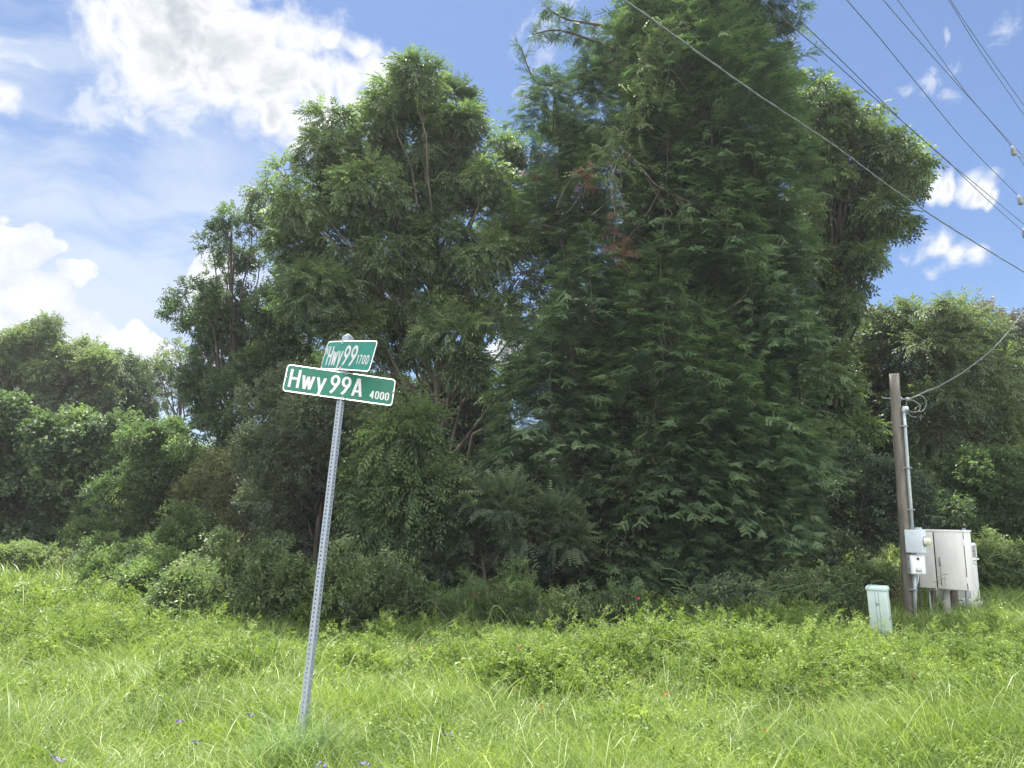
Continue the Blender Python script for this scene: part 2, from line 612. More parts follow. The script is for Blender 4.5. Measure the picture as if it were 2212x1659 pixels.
def tube_arrays(pts, radii, sides=6):
    pts = np.array(pts, float)
    radii = np.array(radii, float)
    n = len(pts)
    tan = np.gradient(pts, axis=0)
    tan = unit(tan)
    ref = np.array([0.0, 0, 1.0]) if abs(tan[0][2]) < .9 else np.array([1.0, 0, 0])
    V = []
    a = np.arange(sides) * 2 * PI / sides
    s = unit(np.cross(tan[0], ref))
    for i in range(n):
        s = unit(s - tan[i] * np.dot(s, tan[i]))
        b = np.cross(tan[i], s)
        V.append(pts[i] + radii[i] * (np.cos(a)[:, None] * s + np.sin(a)[:, None] * b))
    V = np.concatenate(V)
    Fc = []
    for i in range(n - 1):
        for j in range(sides):
            k = (j + 1) % sides
            Fc += [i * sides + j, i * sides + k, (i + 1) * sides + k, (i + 1) * sides + j]
    lt = [4] * (len(Fc) // 4)
    Fc += list(range(sides - 1, -1, -1)) + list(range((n - 1) * sides, n * sides))
    lt += [sides, sides]
    return V, np.array(Fc), np.array(lt), np.zeros(len(lt))


def tubes(name, lst, mat, parent=None, sides=6):
    v, f, l, t = merge([tube_arrays(p, r, sides) for p, r in lst])
    return npmesh(name, v, f, l, mat, parent, smooth_=True)


def curve_pts(a, b, n=8, sag=0.0, wob=0.0):
    a, b = np.array(a, float), np.array(b, float)
    out = []
    for i in range(n + 1):
        f = i / n
        p = a * (1 - f) + b * f
        p = p + np.array([0, 0, -sag * 4 * f * (1 - f)])
        if 0 < i < n:
            p = p + RNG.normal(0, wob, 3)
        out.append(p)
    return np.array(out)


# ------------------------------------------------------------------ terrain
def sst(x, a, b):
    t = np.clip((x - a) / (b - a), 0, 1)
    return t * t * (3 - 2 * t)


def bumps(x, y):
    return (0.05 * np.sin(x * 1.3 + y * .7) + .04 * np.sin(x * .6 - y * 1.7 + 1) + .03 * np.sin(x * 2.9 + 2) * np.sin(y * 2.3))


def gz(x, y):
    x = np.asarray(x, float)
    y = np.asarray(y, float)
    z = -0.66 * sst(y, 4.2, 13.0) + bumps(x, y) * sst(y, 2, 6)
    z = z + 1.0 * sst(-x - .28 * y + 1.0, 0, 9) * sst(y, 12, 30)
    z = z + .5 * sst(y, 22, 60)
    return z


xs = np.concatenate([np.linspace(-200, -42, 8), np.linspace(-40, 40, 161), np.linspace(42, 200, 8)])
ys = np.concatenate([np.linspace(-60, -2, 10), np.linspace(-1.5, 45, 140), np.linspace(47, 250, 14)])
gx, gy = np.meshgrid(xs, ys)
gv = np.stack([gx, gy, gz(gx, gy)], -1).reshape(-1, 3)
nx, ny = len(xs), len(ys)
ii = (np.arange(ny - 1)[:, None] * nx + np.arange(nx - 1)[None]).ravel()
gf = np.stack([ii, ii + 1, ii + nx + 1, ii + nx], -1).ravel()
g = npmesh('ground', gv, gf, np.full(len(ii), 4), 'ground', smooth_=True)
tag(g, 'green grassy ground of the roadside verge', kind='structure')


# ------------------------------------------------------------------ foliage builders
def crown_parts(blobs, tpl, dens=1.0, rc=(.35, .6), droop=.25, scale=(.8, 1.25), up=.25, fill=.55, tint0=.42, tintv=.22, cl=1.0, keep=None, flat=.8):
    """blobs: (centre xyz, radius). Leafy clumps over each blob, sprays over each clump."""
    pos, dr, ti = [], [], []
    for c_, R in blobs:
        n = max(3, int(cl * 7.5 * (R / rc[1]) ** 2))
        R = max(.4 * R, R - .55 * rc[1])
        d = rdir(n)
        rr = R * (fill + (1 - fill) * RNG.random(n)) ** .8
        cc = c_ + d * rr[:, None] * np.array([1, 1, .95])
        for q in range(n):
            cr = RNG.uniform(*rc) * (0.75 + .35 * RNG.random())
            m = max(4, int(dens * 26 * (cr / .45) ** 2))
            e_ = rdir(m)
            e_ = unit(e_ + np.array([0, 0, .25]) + .4 * d[q])
            rad = cr * RNG.random(m) ** .45
            p = cc[q] + e_ * rad[:, None] * np.array([1, 1, flat])
            pos.append(p)
            dr.append(unit(e_ * .8 + d[q] * .5 + np.array([0, 0, up - droop])) + RNG.normal(0, .25, (m, 3)))
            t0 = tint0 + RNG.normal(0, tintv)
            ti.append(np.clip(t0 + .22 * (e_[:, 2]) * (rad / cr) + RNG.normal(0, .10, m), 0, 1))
    pos, dr, ti = map(np.concatenate, (pos, dr, ti))
    g0 = gz(pos[:, 0], pos[:, 1]) + .05
    k = pos[:, 2] > g0
    if keep is not None:
        k &= keep(pos)
    pos, dr, ti = pos[k], dr[k], ti[k]
    return place(TP[tpl], pos, dr, RNG.uniform(*scale, len(pos)), ti, roll=RNG.normal(0, .5, len(pos)))


def blobs_px(lst, D, dv=0.0):
    out = []
    for b in lst:
        px, py, r = b[:3]
        d = (b[3] if len(b) > 3 else D) + (RNG.uniform(-dv, dv) if dv else 0)
        out.append((P(px, py, d), r * d / F))
    return out


def limbs_for(base, top, blobs, r0, trunk_n=7, every=1, sub=3):
    """trunk up the middle, a limb to every blob, thinner branches inside the blob"""
    base, top = np.array(base, float), np.array(top, float)
    lst = []
    tr = curve_pts(base, top, trunk_n, 0, .10)
    rad = np.linspace(r0, r0 * .22, len(tr))
    lst.append((tr, rad))
    for i, (c_, R) in enumerate(blobs):
        if i % every:
            continue
        h = (c_[2] - base[2]) / max(1e-3, top[2] - base[2])
        f = min(.92, max(.12, h * .75 - .10))
        k = f * (len(tr) - 1)
        k0 = int(k)
        s = tr[k0] * (1 - (k - k0)) + tr[min(k0 + 1, len(tr) - 1)] * (k - k0)
        rs = max(.02, r0 * (1 - .78 * f) * .5)
        br = curve_pts(s, c_, 6, -.12 * np.linalg.norm(c_ - s) * .3, .06)
        lst.append((br, np.linspace(rs, rs * .35, len(br))))
        for _ in range(sub):
            e_ = rdir(1)[0]
            e_[2] = abs(e_[2])
            q = curve_pts(c_ + RNG.normal(0, .05, 3), c_ + e_ * R * .9, 4, 0, .04)
            lst.append((q, np.linspace(rs * .35, .008, len(q))))
    return lst


def tree(name, label, cat, blobs_, D, base_px, top_py, leaf, tpl, dv=1.0, r0=.16, group=None, bark='dark_bark', every=1, sub=3, base_off=0, **kw):
    bl = blobs_px(blobs_, D, dv)
    b = P(base_px, 1250, D)
    b[2] = float(gz(b[0], b[1])) - .05
    t = P(base_px + base_off, top_py, D)
    root = thing(name, label, cat, b, 0, group)
    tr = tubes('trunk', limbs_for(b, t, bl, r0, every=every, sub=sub), bark, root, 6)
    rebase(tr)
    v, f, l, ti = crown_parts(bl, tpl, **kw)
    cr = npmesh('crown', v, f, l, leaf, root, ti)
    rebase(cr)
    return root


# ------------------------------------------------------------------ street name sign
def build_sign():
    Zb, Zt = 4.25, 5.25
    pb = P(1210.5 / 1.8517, 2905 / 1.8517, Zb - .02)
    pt = P(1392 / 1.8517, 1352 / 1.8517, Zt)
    ax = unit(pt - pb)
    pb = pb - ax * .35
    root = thing('street_name_sign', 'leaning perforated steel post carrying two green street name panels in the grass', 'street sign', (pb[0], pb[1], float(gz(pb[0], pb[1]))))
    Lp = np.linalg.norm(pt - pb)
    # post frame: one corner of the square tube turned to the camera
    tocam = unit(np.array([0, 0, CAMZ]) - (pb + pt) / 2)
    s = unit(np.cross(ax, tocam))
    nrm = np.cross(s, ax)
    ang = math.radians(50)
    fa = nrm * math.cos(ang) + s * math.sin(ang)
    fb_ = -nrm * math.sin(ang) + s * math.cos(ang)
    w = .0385
    V, Fl, Lt = [], [], []

    def addf(pts):
        i = len(V)
        V.extend(pts)
        Fl.extend(range(i, i + len(pts)))
        Lt.append(len(pts))
    nseg = int(Lp / .0254)
    seg = Lp / nseg
    ch = .0035
    hw = w / 2 - ch
    for (n1, n2) in ((fa, fb_), (fb_, -fa), (-fa, -fb_), (-fb_, fa)):
        for i in range(nseg):
            c0 = pb + ax * (i + .5) * seg + n1 * w / 2
            oc = [c0 + .0056 * (math.cos(a) * n2 + math.sin(a) * ax) for a in np.arange(8) * PI / 4 + PI / 8]
            sq = [c0 + x * n2 + y * ax for x, y in ((hw, seg * .22), (hw * .45, seg / 2), (-hw * .45, seg / 2), (-hw, seg * .22), (-hw, -seg * .22), (-hw * .45, -seg / 2), (hw * .45, -seg / 2), (hw, -seg * .22))]
            for k in range(8):
                addf([oc[k], sq[k], sq[(k + 1) % 8], oc[(k + 1) % 8]])
            for (x, y, k) in ((hw, seg / 2, 0), (-hw, seg / 2, 2), (-hw, -seg / 2, 4), (hw, -seg / 2, 6)):
                addf([sq[k], c0 + x * n2 + y * ax, sq[k + 1]])
        a1_ = pb + n1 * w / 2 + n2 * hw
        a2_ = pb + n2 * w / 2 + n1 * hw
        addf([a1_, a2_, a2_ + ax * Lp, a1_ + ax * Lp])
    o = npmesh('post', np.array(V), np.array(Fl), np.array(Lt), 'galv', root)
    rebase(o)
    # pyramid cap
    cb = pt - ax * .02
    V, Fl, Lt = [], [], []
    cw = .029

    def ring(c_, r):
        return [c_ + fa * r * x + fb_ * r * y for x, y in ((1, 1), (-1, 1), (-1, -1), (1, -1))]
    r0_, r1_, r2_ = ring(cb - ax * .035, cw), ring(cb + ax * .025, cw * .96), ring(cb + ax * .052, cw * .12)
    for a_, b_ in ((r0_, r1_), (r1_, r2_)):
        for k in range(4):
            addf([a_[k], a_[(k + 1) % 4], b_[(k + 1) % 4], b_[k]])
    addf(r2_)
    rebase(npmesh('post_cap', np.array(V), np.array(Fl), np.array(Lt), 'galv', root))

    # ---- lettering strokes: polylines in a letter box of height 1 (cap height)
    def arc(cx, cy, rx, ry, a0, a1, n=14):
        return [(cx + rx * math.cos(math.radians(a0 + (a1 - a0) * i / n)), cy + ry * math.sin(math.radians(a0 + (a1 - a0) * i / n))) for i in range(n + 1)]
    G = {
        'H': (.44, [[(.0, 0), (.0, 1)], [(.44, 0), (.44, 1)], [(0, .5), (.44, .5)]]),
        'N': (.44, [[(.0, 0), (.0, 1)], [(.44, 0), (.44, 1)], [(.0, .97), (.44, .03)]]),
        'w': (.56, [[(0, .74), (.14, .0)], [(.14, .0), (.28, .70)], [(.28, .70), (.42, 0)], [(.42, 0), (.56, .74)]]),
        'y': (.40, [[(0, .74), (.20, .02)], [(.40, .74), (.13, -.26)]]),
        '9': (.40, [arc(.2, .70, .2, .24, 0, 360, 22), arc(.0, .70, .4, .40, 0, -38, 8) + [(.16, .16), (.02, .0)]]),
        'A': (.46, [[(0, 0), (.21, 1)], [(.46, 0), (.25, 1)], [(.08, .27), (.38, .27)]]),
        '1': (.16, [[(.14, 0), (.14, 1)], [(.14, .95), (0, .80)]]),
        '7': (.38, [[(0, .94), (.38, .94)], [(.36, .94), (.12, 0)]]),
        '0': (.36, [arc(.18, .72, .18, .22, 0, 180, 12) + arc(.18, .28, .18, .22, 180, 360, 12) + [(.36, .72)]]),
        '4': (.42, [[(.32, 0), (.32, 1)], [(.32, .97), (0, .28)], [(-.02, .28), (.44, .28)]]),
    }
    LS = np.array([1.0])

    def stroke_text(text, x, y, h, wscale, thick, gap, dfm, V, Fl, Lt, z0=.0034):
        for chn in text:
            if chn == ' ':
                x += .34 * h * wscale
                continue
            wd, strokes = G[chn]
            for si, st_ in enumerate(strokes):
                pts = np.array([(x + a * h * wscale, y + b * h) for a, b in st_])
                tn = unit(np.gradient(pts, axis=0))
                nm = np.stack([-tn[:, 1], tn[:, 0]], -1)
                Lft, Rgt = pts + nm * thick / 2, pts - nm * thick / 2
                # square the ends of straight strokes to the cap line
                if len(pts) == 2:
                    for e_ in (0, 1):
                        if abs(tn[e_][1]) > .8:
                            for A_ in (Lft, Rgt):
                                A_[e_] += tn[e_] * (pts[e_][1] - A_[e_][1]) / tn[e_][1]
                i = len(V)
                for a, b in zip(Lft, Rgt):
                    V.append(dfm(a[0], a[1], z0 + .00025 * si))
                    V.append(dfm(b[0], b[1], z0 + .00025 * si))
                for k in range(len(pts) - 1):
                    Fl.extend([i + 2 * k, i + 2 * k + 1, i + 2 * k + 3, i + 2 * k + 2])
                    Lt.append(4)
            x += wd * h * wscale + gap

    def panel(corners, depths, W_, H_, green, texts, crease, label, bolts, thick=.0018):
        (lx, ly), (rx, ry) = corners
        pl, pr = P(lx / 1.8517, ly / 1.8517, depths[0]), P(rx / 1.8517, ry / 1.8517, depths[1])
        u = unit(pr - pl)
        c0 = (pl + pr) / 2
        v = unit(ax - u * np.dot(ax, u))
        n_ = np.cross(u, v)
        if np.dot(n_, tocam) < 0:
            n_ = -n_
        q0 = pb + n_ * .033
        eye = np.array([0, 0, CAMZ])
        pl, pr = [eye + (w_ - eye) * (np.dot(q0 - eye, n_) / np.dot(w_ - eye, n_)) for w_ in (pl, pr)]
        c0 = (pl + pr) / 2

        def dfm(x, y, z):
            return c0 + u * x + v * y + n_ * (z - crease * math.sqrt((x - .0) ** 2 + .0002))

        def rrect(w_, h_, r, z, V, Fl, Lt, border_of=None):
            """rounded rectangle as columns so that it can follow the crease"""
            xsn = sorted(set([-w_ / 2, w_ / 2, 0.0] + [-w_ / 2 + r * (1 - math.cos(a)) for a in np.linspace(0, PI / 2, 7)] + [w_ / 2 - r * (1 - math.cos(a)) for a in np.linspace(0, PI / 2, 7)] + list(np.linspace(-w_ / 2 + r, w_ / 2 - r, 9))))
            i0 = len(V)
            for x in xsn:
                d_ = max(0.0, abs(x) - (w_ / 2 - r))
                hh = h_ / 2 - r + math.sqrt(max(0, r * r - d_ * d_))
                V.append(dfm(x, hh, z))
                V.append(dfm(x, -hh, z))
            for k in range(len(xsn) - 1):
                a_ = i0 + 2 * k
                Fl.extend([a_, a_ + 1, a_ + 3, a_ + 2])
                Lt.append(4)
            return i0, len(xsn)
        V, Fl, Lt = [], [], []
        a_, n1 = rrect(W_, H_, .024, thick, V, Fl, Lt)
        b_, n1 = rrect(W_, H_, .024, 0, V, Fl, Lt)
        for k in range(n1 - 1):
            for o_ in (0, 1):
                Fl.extend([a_ + 2 * k + o_, a_ + 2 * k + 2 + o_, b_ + 2 * k + 2 + o_, b_ + 2 * k + o_])
                Lt.append(4)
        for k in (0, n1 - 1):
            Fl.extend([a_ + 2 * k, a_ + 2 * k + 1, b_ + 2 * k + 1, b_ + 2 * k])
            Lt.append(4)
        pan = npmesh('sign_panel', np.array(V), np.array(Fl), np.array(Lt), 'sign_white', root)
        tag(pan, label)
        rebase(pan)
        V, Fl, Lt = [], [], []
        rrect(W_ - .0135, H_ - .0135, .0195, thick + .0006, V, Fl, Lt)
        fo = npmesh('green_face', np.array(V), np.array(Fl), np.array(Lt), green, pan)
        fo.data.transform(Matrix.Translation(-Vector(root.location)))
        V, Fl, Lt = [], [], []
        for (t_, x, y, h, ws, th, gp) in texts:
            stroke_text(t_, x, y, h, ws, th, gp, dfm, V, Fl, Lt)
        lo = npmesh('lettering', np.array(V), np.array(Fl), np.array(Lt), 'sign_white', pan)
        lo.data.transform(Matrix.Translation(-Vector(root.location)))
        for (x, y) in bolts:
            c_ = dfm(x, y, .002)
            b_o = tubes('bolt', [([c_, c_ + n_ * .004, c_ + n_ * .0045], [.0085, .0085, .005]), ([c_ + n_ * .0045, c_ + n_ * .009], [.0048, .0045])], 'bolt', root, 10)
            rebase(b_o)
        # bracket tying the panel to the tube
        return c0, u, v, n_

    # lower panel: Hwy 99A 4000
    panel(((1146.5, 1510.5), (1569.5, 1570)), (5.12, 5.22), .712, .195, 'sign_green',
          [('Hwy', -.318, -.064, .130, .90, .0175, .028), ('99A', -.056, -.064, .130, .86, .0175, .028), ('4000', .203, -.064, .056, .92, .009, .014)],
          0.0, 'green panel reading Hwy 99A 4000', [(.026, .088), (.030, -.088), (-.346, 0), (.346, 0)])
    # upper panel turned well away: N Hwy 99 1700
    panel(((1284.5, 1418.5), (1496.5, 1422.5)), (5.72, 5.06), .735, .205, 'sign_green_pale',
          [('N', -.343, .004, .060, 1.15, .010, .01), ('Hwy', -.286, -.074, .138, .92, .020, .026), ('99', -.016, -.072, .138, 1.10, .022, .038), ('1700', .172, -.056, .060, 1.2, .0105, .019)],
          0.035, 'paler green panel reading N Hwy 99 1700, turned to the side', [(-.02, .092), (-.02, -.092)])


build_sign()


# ------------------------------------------------------------------ box helpers for the cabinets
def box_arrays(c_, ex, ey, ez, hx, hy, hz, bev=.004):
    """box centred c_ with unit axes and half sizes, bevelled"""
    bm = bmesh.new()
    bmesh.ops.create_cube(bm, size=1)
    for v in bm.verts:
        v.co = (v.co.x * 2 * hx, v.co.y * 2 * hy, v.co.z * 2 * hz)
    if bev:
        bmesh.ops.bevel(bm, geom=bm.edges[:], offset=bev, segments=2, profile=.6, affect='EDGES')
    bm.verts.ensure_lookup_table()
    V = np.array([c_ + v.co.x * ex + v.co.y * ey + v.co.z * ez for v in bm.verts])
    Fl, Lt = [], []
    for f in bm.faces:
        Fl += [v.index for v in f.verts]
        Lt.append(len(f.verts))
    bm.free()
    return V, np.array(Fl), np.array(Lt), np.zeros(len(Lt))


EZ = np.array([0, 0, 1.0])


def boxes(name, lst, mat, parent, bev=.004):
    v, f, l, t = merge([box_arrays(*b, bev) for b in lst])
    o = npmesh(name, v, f, l, mat, parent)
    return rebase(o)


def rb_tubes(name, lst, mat, parent, sides=10):
    return rebase(tubes(name, lst, mat, parent, sides))


def zc(px, py, D):     # crop coordinates (x2.764 of the photograph, offset 3400,2000) to a point
    return P((3400 + px / 2.764) / 1.8517, (2000 + py / 2.764) / 1.8517, D)


def yc(px, py, D):     # upper crop (offset 3400,1400)
    return P((3400 + px / 2.764) / 1.8517, (1400 + py / 2.764) / 1.8517, D)


def on_ground(p, dz=0):
    return np.array([p[0], p[1], float(gz(p[0], p[1])) + dz])


RA = np.array([-.74, -.673, 0])      # the way the cabinet doors face
RB = np.array([.673, -.74, 0])       # the way the meter faces


def build_service_pole():
    D = 15.0
    base = on_ground(zc(672, 1300, D))
    top = yc(487, 262, D)
    base = np.array([base[0], base[1], base[2]])
    root = thing('service_pole', 'short weathered wooden pole with conduit and meter boxes on its side', 'utility pole', base)
    pts = curve_pts(base - EZ * .4, top, 14, 0, .006)
    rb_tubes('wooden_post', [(pts, np.linspace(.118, .088, len(pts)))], 'pole_wood', root, 18)
    # conduit up the right of the pole, weatherhead, straps
    cpts = [yc(597, 690, D - .12), yc(612, 900, D - .13), yc(640, 1300, D - .14), yc(668, 1659, D - .15), zc(690, 330, D - .16)]
    rb_tubes('conduit', [(cpts, [.030] * 5)], 'conduit', root, 12)
    wh = [yc(597, 690, D - .12), yc(596, 664, D - .12), yc(606, 645, D - .13), yc(622, 648, D - .15), yc(630, 665, D - .17)]
    rb_tubes('weatherhead', [(wh, [.04, .045, .055, .05, .035])], 'meter_grey', root, 12)
    for (q, r) in ((yc(592, 842, D - .12), 0), (yc(632, 1303, D - .13), 0), (zc(672, 108, D - .14), 0)):
        boxes('strap', [(q, RB, RA, EZ, .062, .05, .013)], 'galv', root, .003)
    rb_tubes('through_bolt', [([yc(362, 532, D), yc(470, 536, D), yc(560, 540, D), yc(640, 547, D - .1)], [.009, .01, .011, .011])], 'galv', root, 8)
    rb_tubes('washer', [([yc(552, 540, D), yc(566, 541, D)], [.04, .04])], 'galv', root, 10)
    rb_tubes('spool_insulator', [([yc(624, 545, D - .1), yc(634, 545, D - .1), yc(640, 545, D - .1), yc(646, 545, D - .1), yc(656, 546, D - .1)], [.035, .04, .022, .04, .033])], 'porcelain', root, 12)
    loops = [
        [yc(650, 545, D - .1), yc(700, 520, D - .1), yc(770, 502, D - .15), (yc(820, 530, D - .2)), yc(845, 590, D - .2), yc(822, 655, D - .2), yc(785, 683, D - .2), yc(760, 680, D - .2)],
        [yc(660, 550, D - .1), yc(715, 565, D - .1), yc(765, 605, D - .15), yc(776, 650, D - .15), yc(750, 678, D - .15), yc(690, 688, D - .15), yc(640, 665, D - .15)],
        [yc(632, 555, D - .1), yc(622, 600, D - .1), yc(632, 640, D - .1), yc(628, 668, D - .17)],
        [yc(628, 668, D - .17), yc(650, 712, D - .17), yc(690, 738, D - .17), yc(735, 742, D - .17)],
        [yc(625, 660, D - .17), yc(624, 700, D - .17), yc(612, 720, D - .17)],
    ]
    rb_tubes('drip_loop', [(smooth_path(l_, 20), [.009] * 20) for l_ in loops], 'cable', root, 6)
    # meter socket box
    c_ = zc(726, 455, D - .28)
    nM = unit(RB)
    sM = RA
    boxes('meter_box', [(c_, sM, nM, EZ, .105, .155, .215)], 'meter_grey', root, .008)
    boxes('meter_label', [(zc(693, 393, D - .28) - sM * 0 + unit(np.array([-.74, -.673, 0])) * .005, nM, sM, EZ, .035, .003, .055)], 'conduit', root, 0)
    m0 = c_ + nM * .155 + EZ * .0 + sM * .0
    rb_tubes('meter', [([m0 - nM * .01, m0 + nM * .03, m0 + nM * .031, m0 + nM * .10, m0 + nM * .125], [.085, .085, .076, .076, .055])], 'meter_glass', root, 20)
    rb_tubes('meter_ring', [([m0 - nM * .004, m0 + nM * .026], [.093, .093])], 'galv', root, 20)
    boxes('hub', [(zc(755, 322, D - .3), RA, RB, EZ, .05, .05, .03)], 'conduit', root, .006)
    for (x_, y_, a_, b_) in ((690, 515, .020, .022),):
        boxes('knockout', [(zc(x_, y_, D - .28) + RA * .004, nM, sM, EZ, a_, .002, b_)], 'conduit', root, 0)
    # disconnect box under it
    c2 = zc(733, 712, D - .28)
    n2 = unit(RB * .55 + RA * .62)
    s2 = unit(np.cross(EZ, n2))
    boxes('switch_box', [(c2, s2, n2, EZ, .135, .085, .178)], 'meter_grey', root, .006)
    boxes('switch_box_lid', [(c2 + n2 * .089 + EZ * .0, s2, n2, EZ, .115, .006, .16)], 'cab_side', root, .004)
    boxes('warning_label', [(c2 + n2 * .096 - EZ * .10, s2, n2, EZ, .055, .0012, .035)], 'conduit', root, 0)
    for z_ in (.10, -.09):
        boxes('marking', [(c2 - s2 * .136 + EZ * z_, n2, s2, EZ, .012, .0015, .03)], 'black', root, 0)
    boxes('switch_handle', [(c2 + n2 * .10 + EZ * .11 + s2 * .0, s2, n2, EZ, .02, .010, .022)], 'black', root, .003)
    rb_tubes('nipple', [([zc(718, 560, D - .26), zc(720, 618, D - .26)], [.035, .035])], 'conduit', root, 12)
    low = [zc(712, 800, D - .2), zc(716, 1000, D - .2), zc(722, 1290, D - .2)]
    rb_tubes('lower_conduit', [(low, [.033, .033, .033]), ([zc(752, 800, D - .1), zc(748, 900, D - .1), zc(732, 950, D - .15)], [.016] * 3)], 'conduit', root, 10)
    boxes('strap', [(zc(700, 990, D - .2), RB, RA, EZ, .07, .04, .015)], 'galv', root, .003)
    return D


def smooth_path(pts, n):
    pts = np.array(pts)
    k = len(pts)
    t = np.linspace(0, k - 1, n)
    out = []
    for x in t:
        i = min(int(x), k - 2)
        f = x - i
        p0, p1, p2, p3 = pts[max(i - 1, 0)], pts[i], pts[i + 1], pts[min(i + 2, k - 1)]
        out.append(.5 * ((2 * p1) + (-p0 + p2) * f + (2 * p0 - 5 * p1 + 4 * p2 - p3) * f * f + (-p0 + 3 * p1 - 3 * p2 + p3) * f ** 3))
    return np.array(out)


build_service_pole()


def build_cabinet():
    D = 15.3
    # front lower right and left corners
    ctr = zc(978, 665, D)
    # frame: doors face RA, right side faces RB
    hw, hh, hd = .50, 0.56, .19
    side_ax = -RB          # image-left along the front
    root = thing('telephone_cabinet', 'cream two-door steel cabinet held up on pipes and timber posts', 'cabinet', on_ground(ctr))
    ctr = ctr - RA * .0
    body_c = ctr - RA * hd
    boxes('body', [(body_c, RB, RA, EZ, hw, hd, hh)], 'cab', root, .006)
    boxes('lid', [(body_c + EZ * (hh + .014), RB, RA, EZ, hw + .015, hd + .018, .016)], 'cab_side', root, .005)
    split = -.5 + 2 * .5 * .47
    xl = (-hw + split * .0)
    # two doors, a real gap between them
    sp = -.055
    wl, wr = (sp - .011 + hw) / 2, (hw - .02 - sp - .011) / 2
    fr = ctr + RA * .009
    boxes('door', [(fr + RB * (-hw + wl), RB, RA, EZ, wl - .002, .009, hh - .012)], 'cab', root, .004)
    d2 = boxes('door', [(fr + RB * (sp + .011 + wr), RB, RA, EZ, wr - .002, .009, hh - .012)], 'cab', root, .004)
    boxes('door_gap', [(ctr + RB * sp + RA * .003, RB, RA, EZ, .012, .003, hh - .012), (ctr + RB * (hw - .012) + RA * .003, RB, RA, EZ, .006, .003, hh - .012)], 'black', root, 0)
    hc = fr + RB * (sp + .085) + EZ * (-.03) + RA * .010
    h_ = boxes('door_handle', [(hc, RB, RA, EZ, .018, .006, .09), (hc + RA * .012 + EZ * .02, RB, RA, EZ, .008, .012, .04)], 'bolt', d2, .002)
    h_.data.transform(Matrix.Translation(-Vector(root.location)))
    # rust run under the handle
    st_ = boxes('rust_run', [(fr + RB * (sp + .085) + EZ * (-.32) + RA * .0095, RB, RA, EZ, .010, .0012, .17), (fr + RB * (sp + .15) + EZ * (-.40) + RA * .0095, RB, RA, EZ, .004, .0012, .11)], 'rust', d2, 0)
    st_.data.transform(Matrix.Translation(-Vector(root.location)))
    for z_ in (.36, -.36):
        boxes('hinge', [(fr + RB * (hw - .012) + EZ * z_, RB, RA, EZ, .008, .012, .06)], 'cab_side', root, .003)
    # pipes and posts below
    def leg(nm, x0, x1, r, mat, D_, y0=960):
        p0 = zc(x0, y0, D_)
        p1 = on_ground(zc(x1, 1310, D_), -.2)
        p1 = np.array([p0[0] * .0 + p1[0], p1[1], p1[2]])
        p1[:2] = p0[:2] + (p1[:2] - p0[:2]) * .15
        rb_tubes(nm, [([p0, (p0 + p1) / 2, p1], [r] * 3)], mat, root, 14)
    leg('cable_pipe', 1055, 1080, .068, 'pvc', D + .12)
    leg('timber_post', 1135, 1150, .085, 'old_wood', D + .3)
    leg('timber_post', 905, 925, .06, 'old_wood', D + .35)
    leg('slim_conduit', 872, 890, .018, 'conduit', D + .2)
    leg('slim_conduit', 755, 740, .018, 'blackcable', D + .2, 820)
    boxes('pipe_collar', [(zc(1050, 990, D + .12), RB, RA, EZ, .085, .085, .03), (zc(905, 985, D + .35), RB, RA, EZ, .08, .08, .03)], 'cab', root, .01)
    # thin strut with brackets on the right
    q0, q1 = zc(1258, 332, D + .28), on_ground(zc(1296, 1310, D + .0), -.15)
    q1[:2] = q0[:2] + (q1[:2] - q0[:2]) * .1
    rb_tubes('steel_strut', [([zc(1282, 985, D), on_ground(zc(1296, 1300, D), -.1)], [.022, .022])], 'galv', root, 8)
    boxes('top_bracket', [(zc(1258, 370, D - .05), RB, RA, EZ, .022, .03, .10), (zc(1274, 375, D - .05), RB, RA, EZ, .006, .05, .10)], 'galv', root, .003)
    boxes('side_bracket', [(zc(1272, 573, D - .1), RB, RA, EZ, .05, .03, .085)], 'galv', root, .004)
    c3 = zc(1299, 572, D - .13)
    rb_tubes('socket', [([c3, c3 + RB * .03], [.045, .045])], 'blackcable', root, 12)
    return D


build_cabinet()


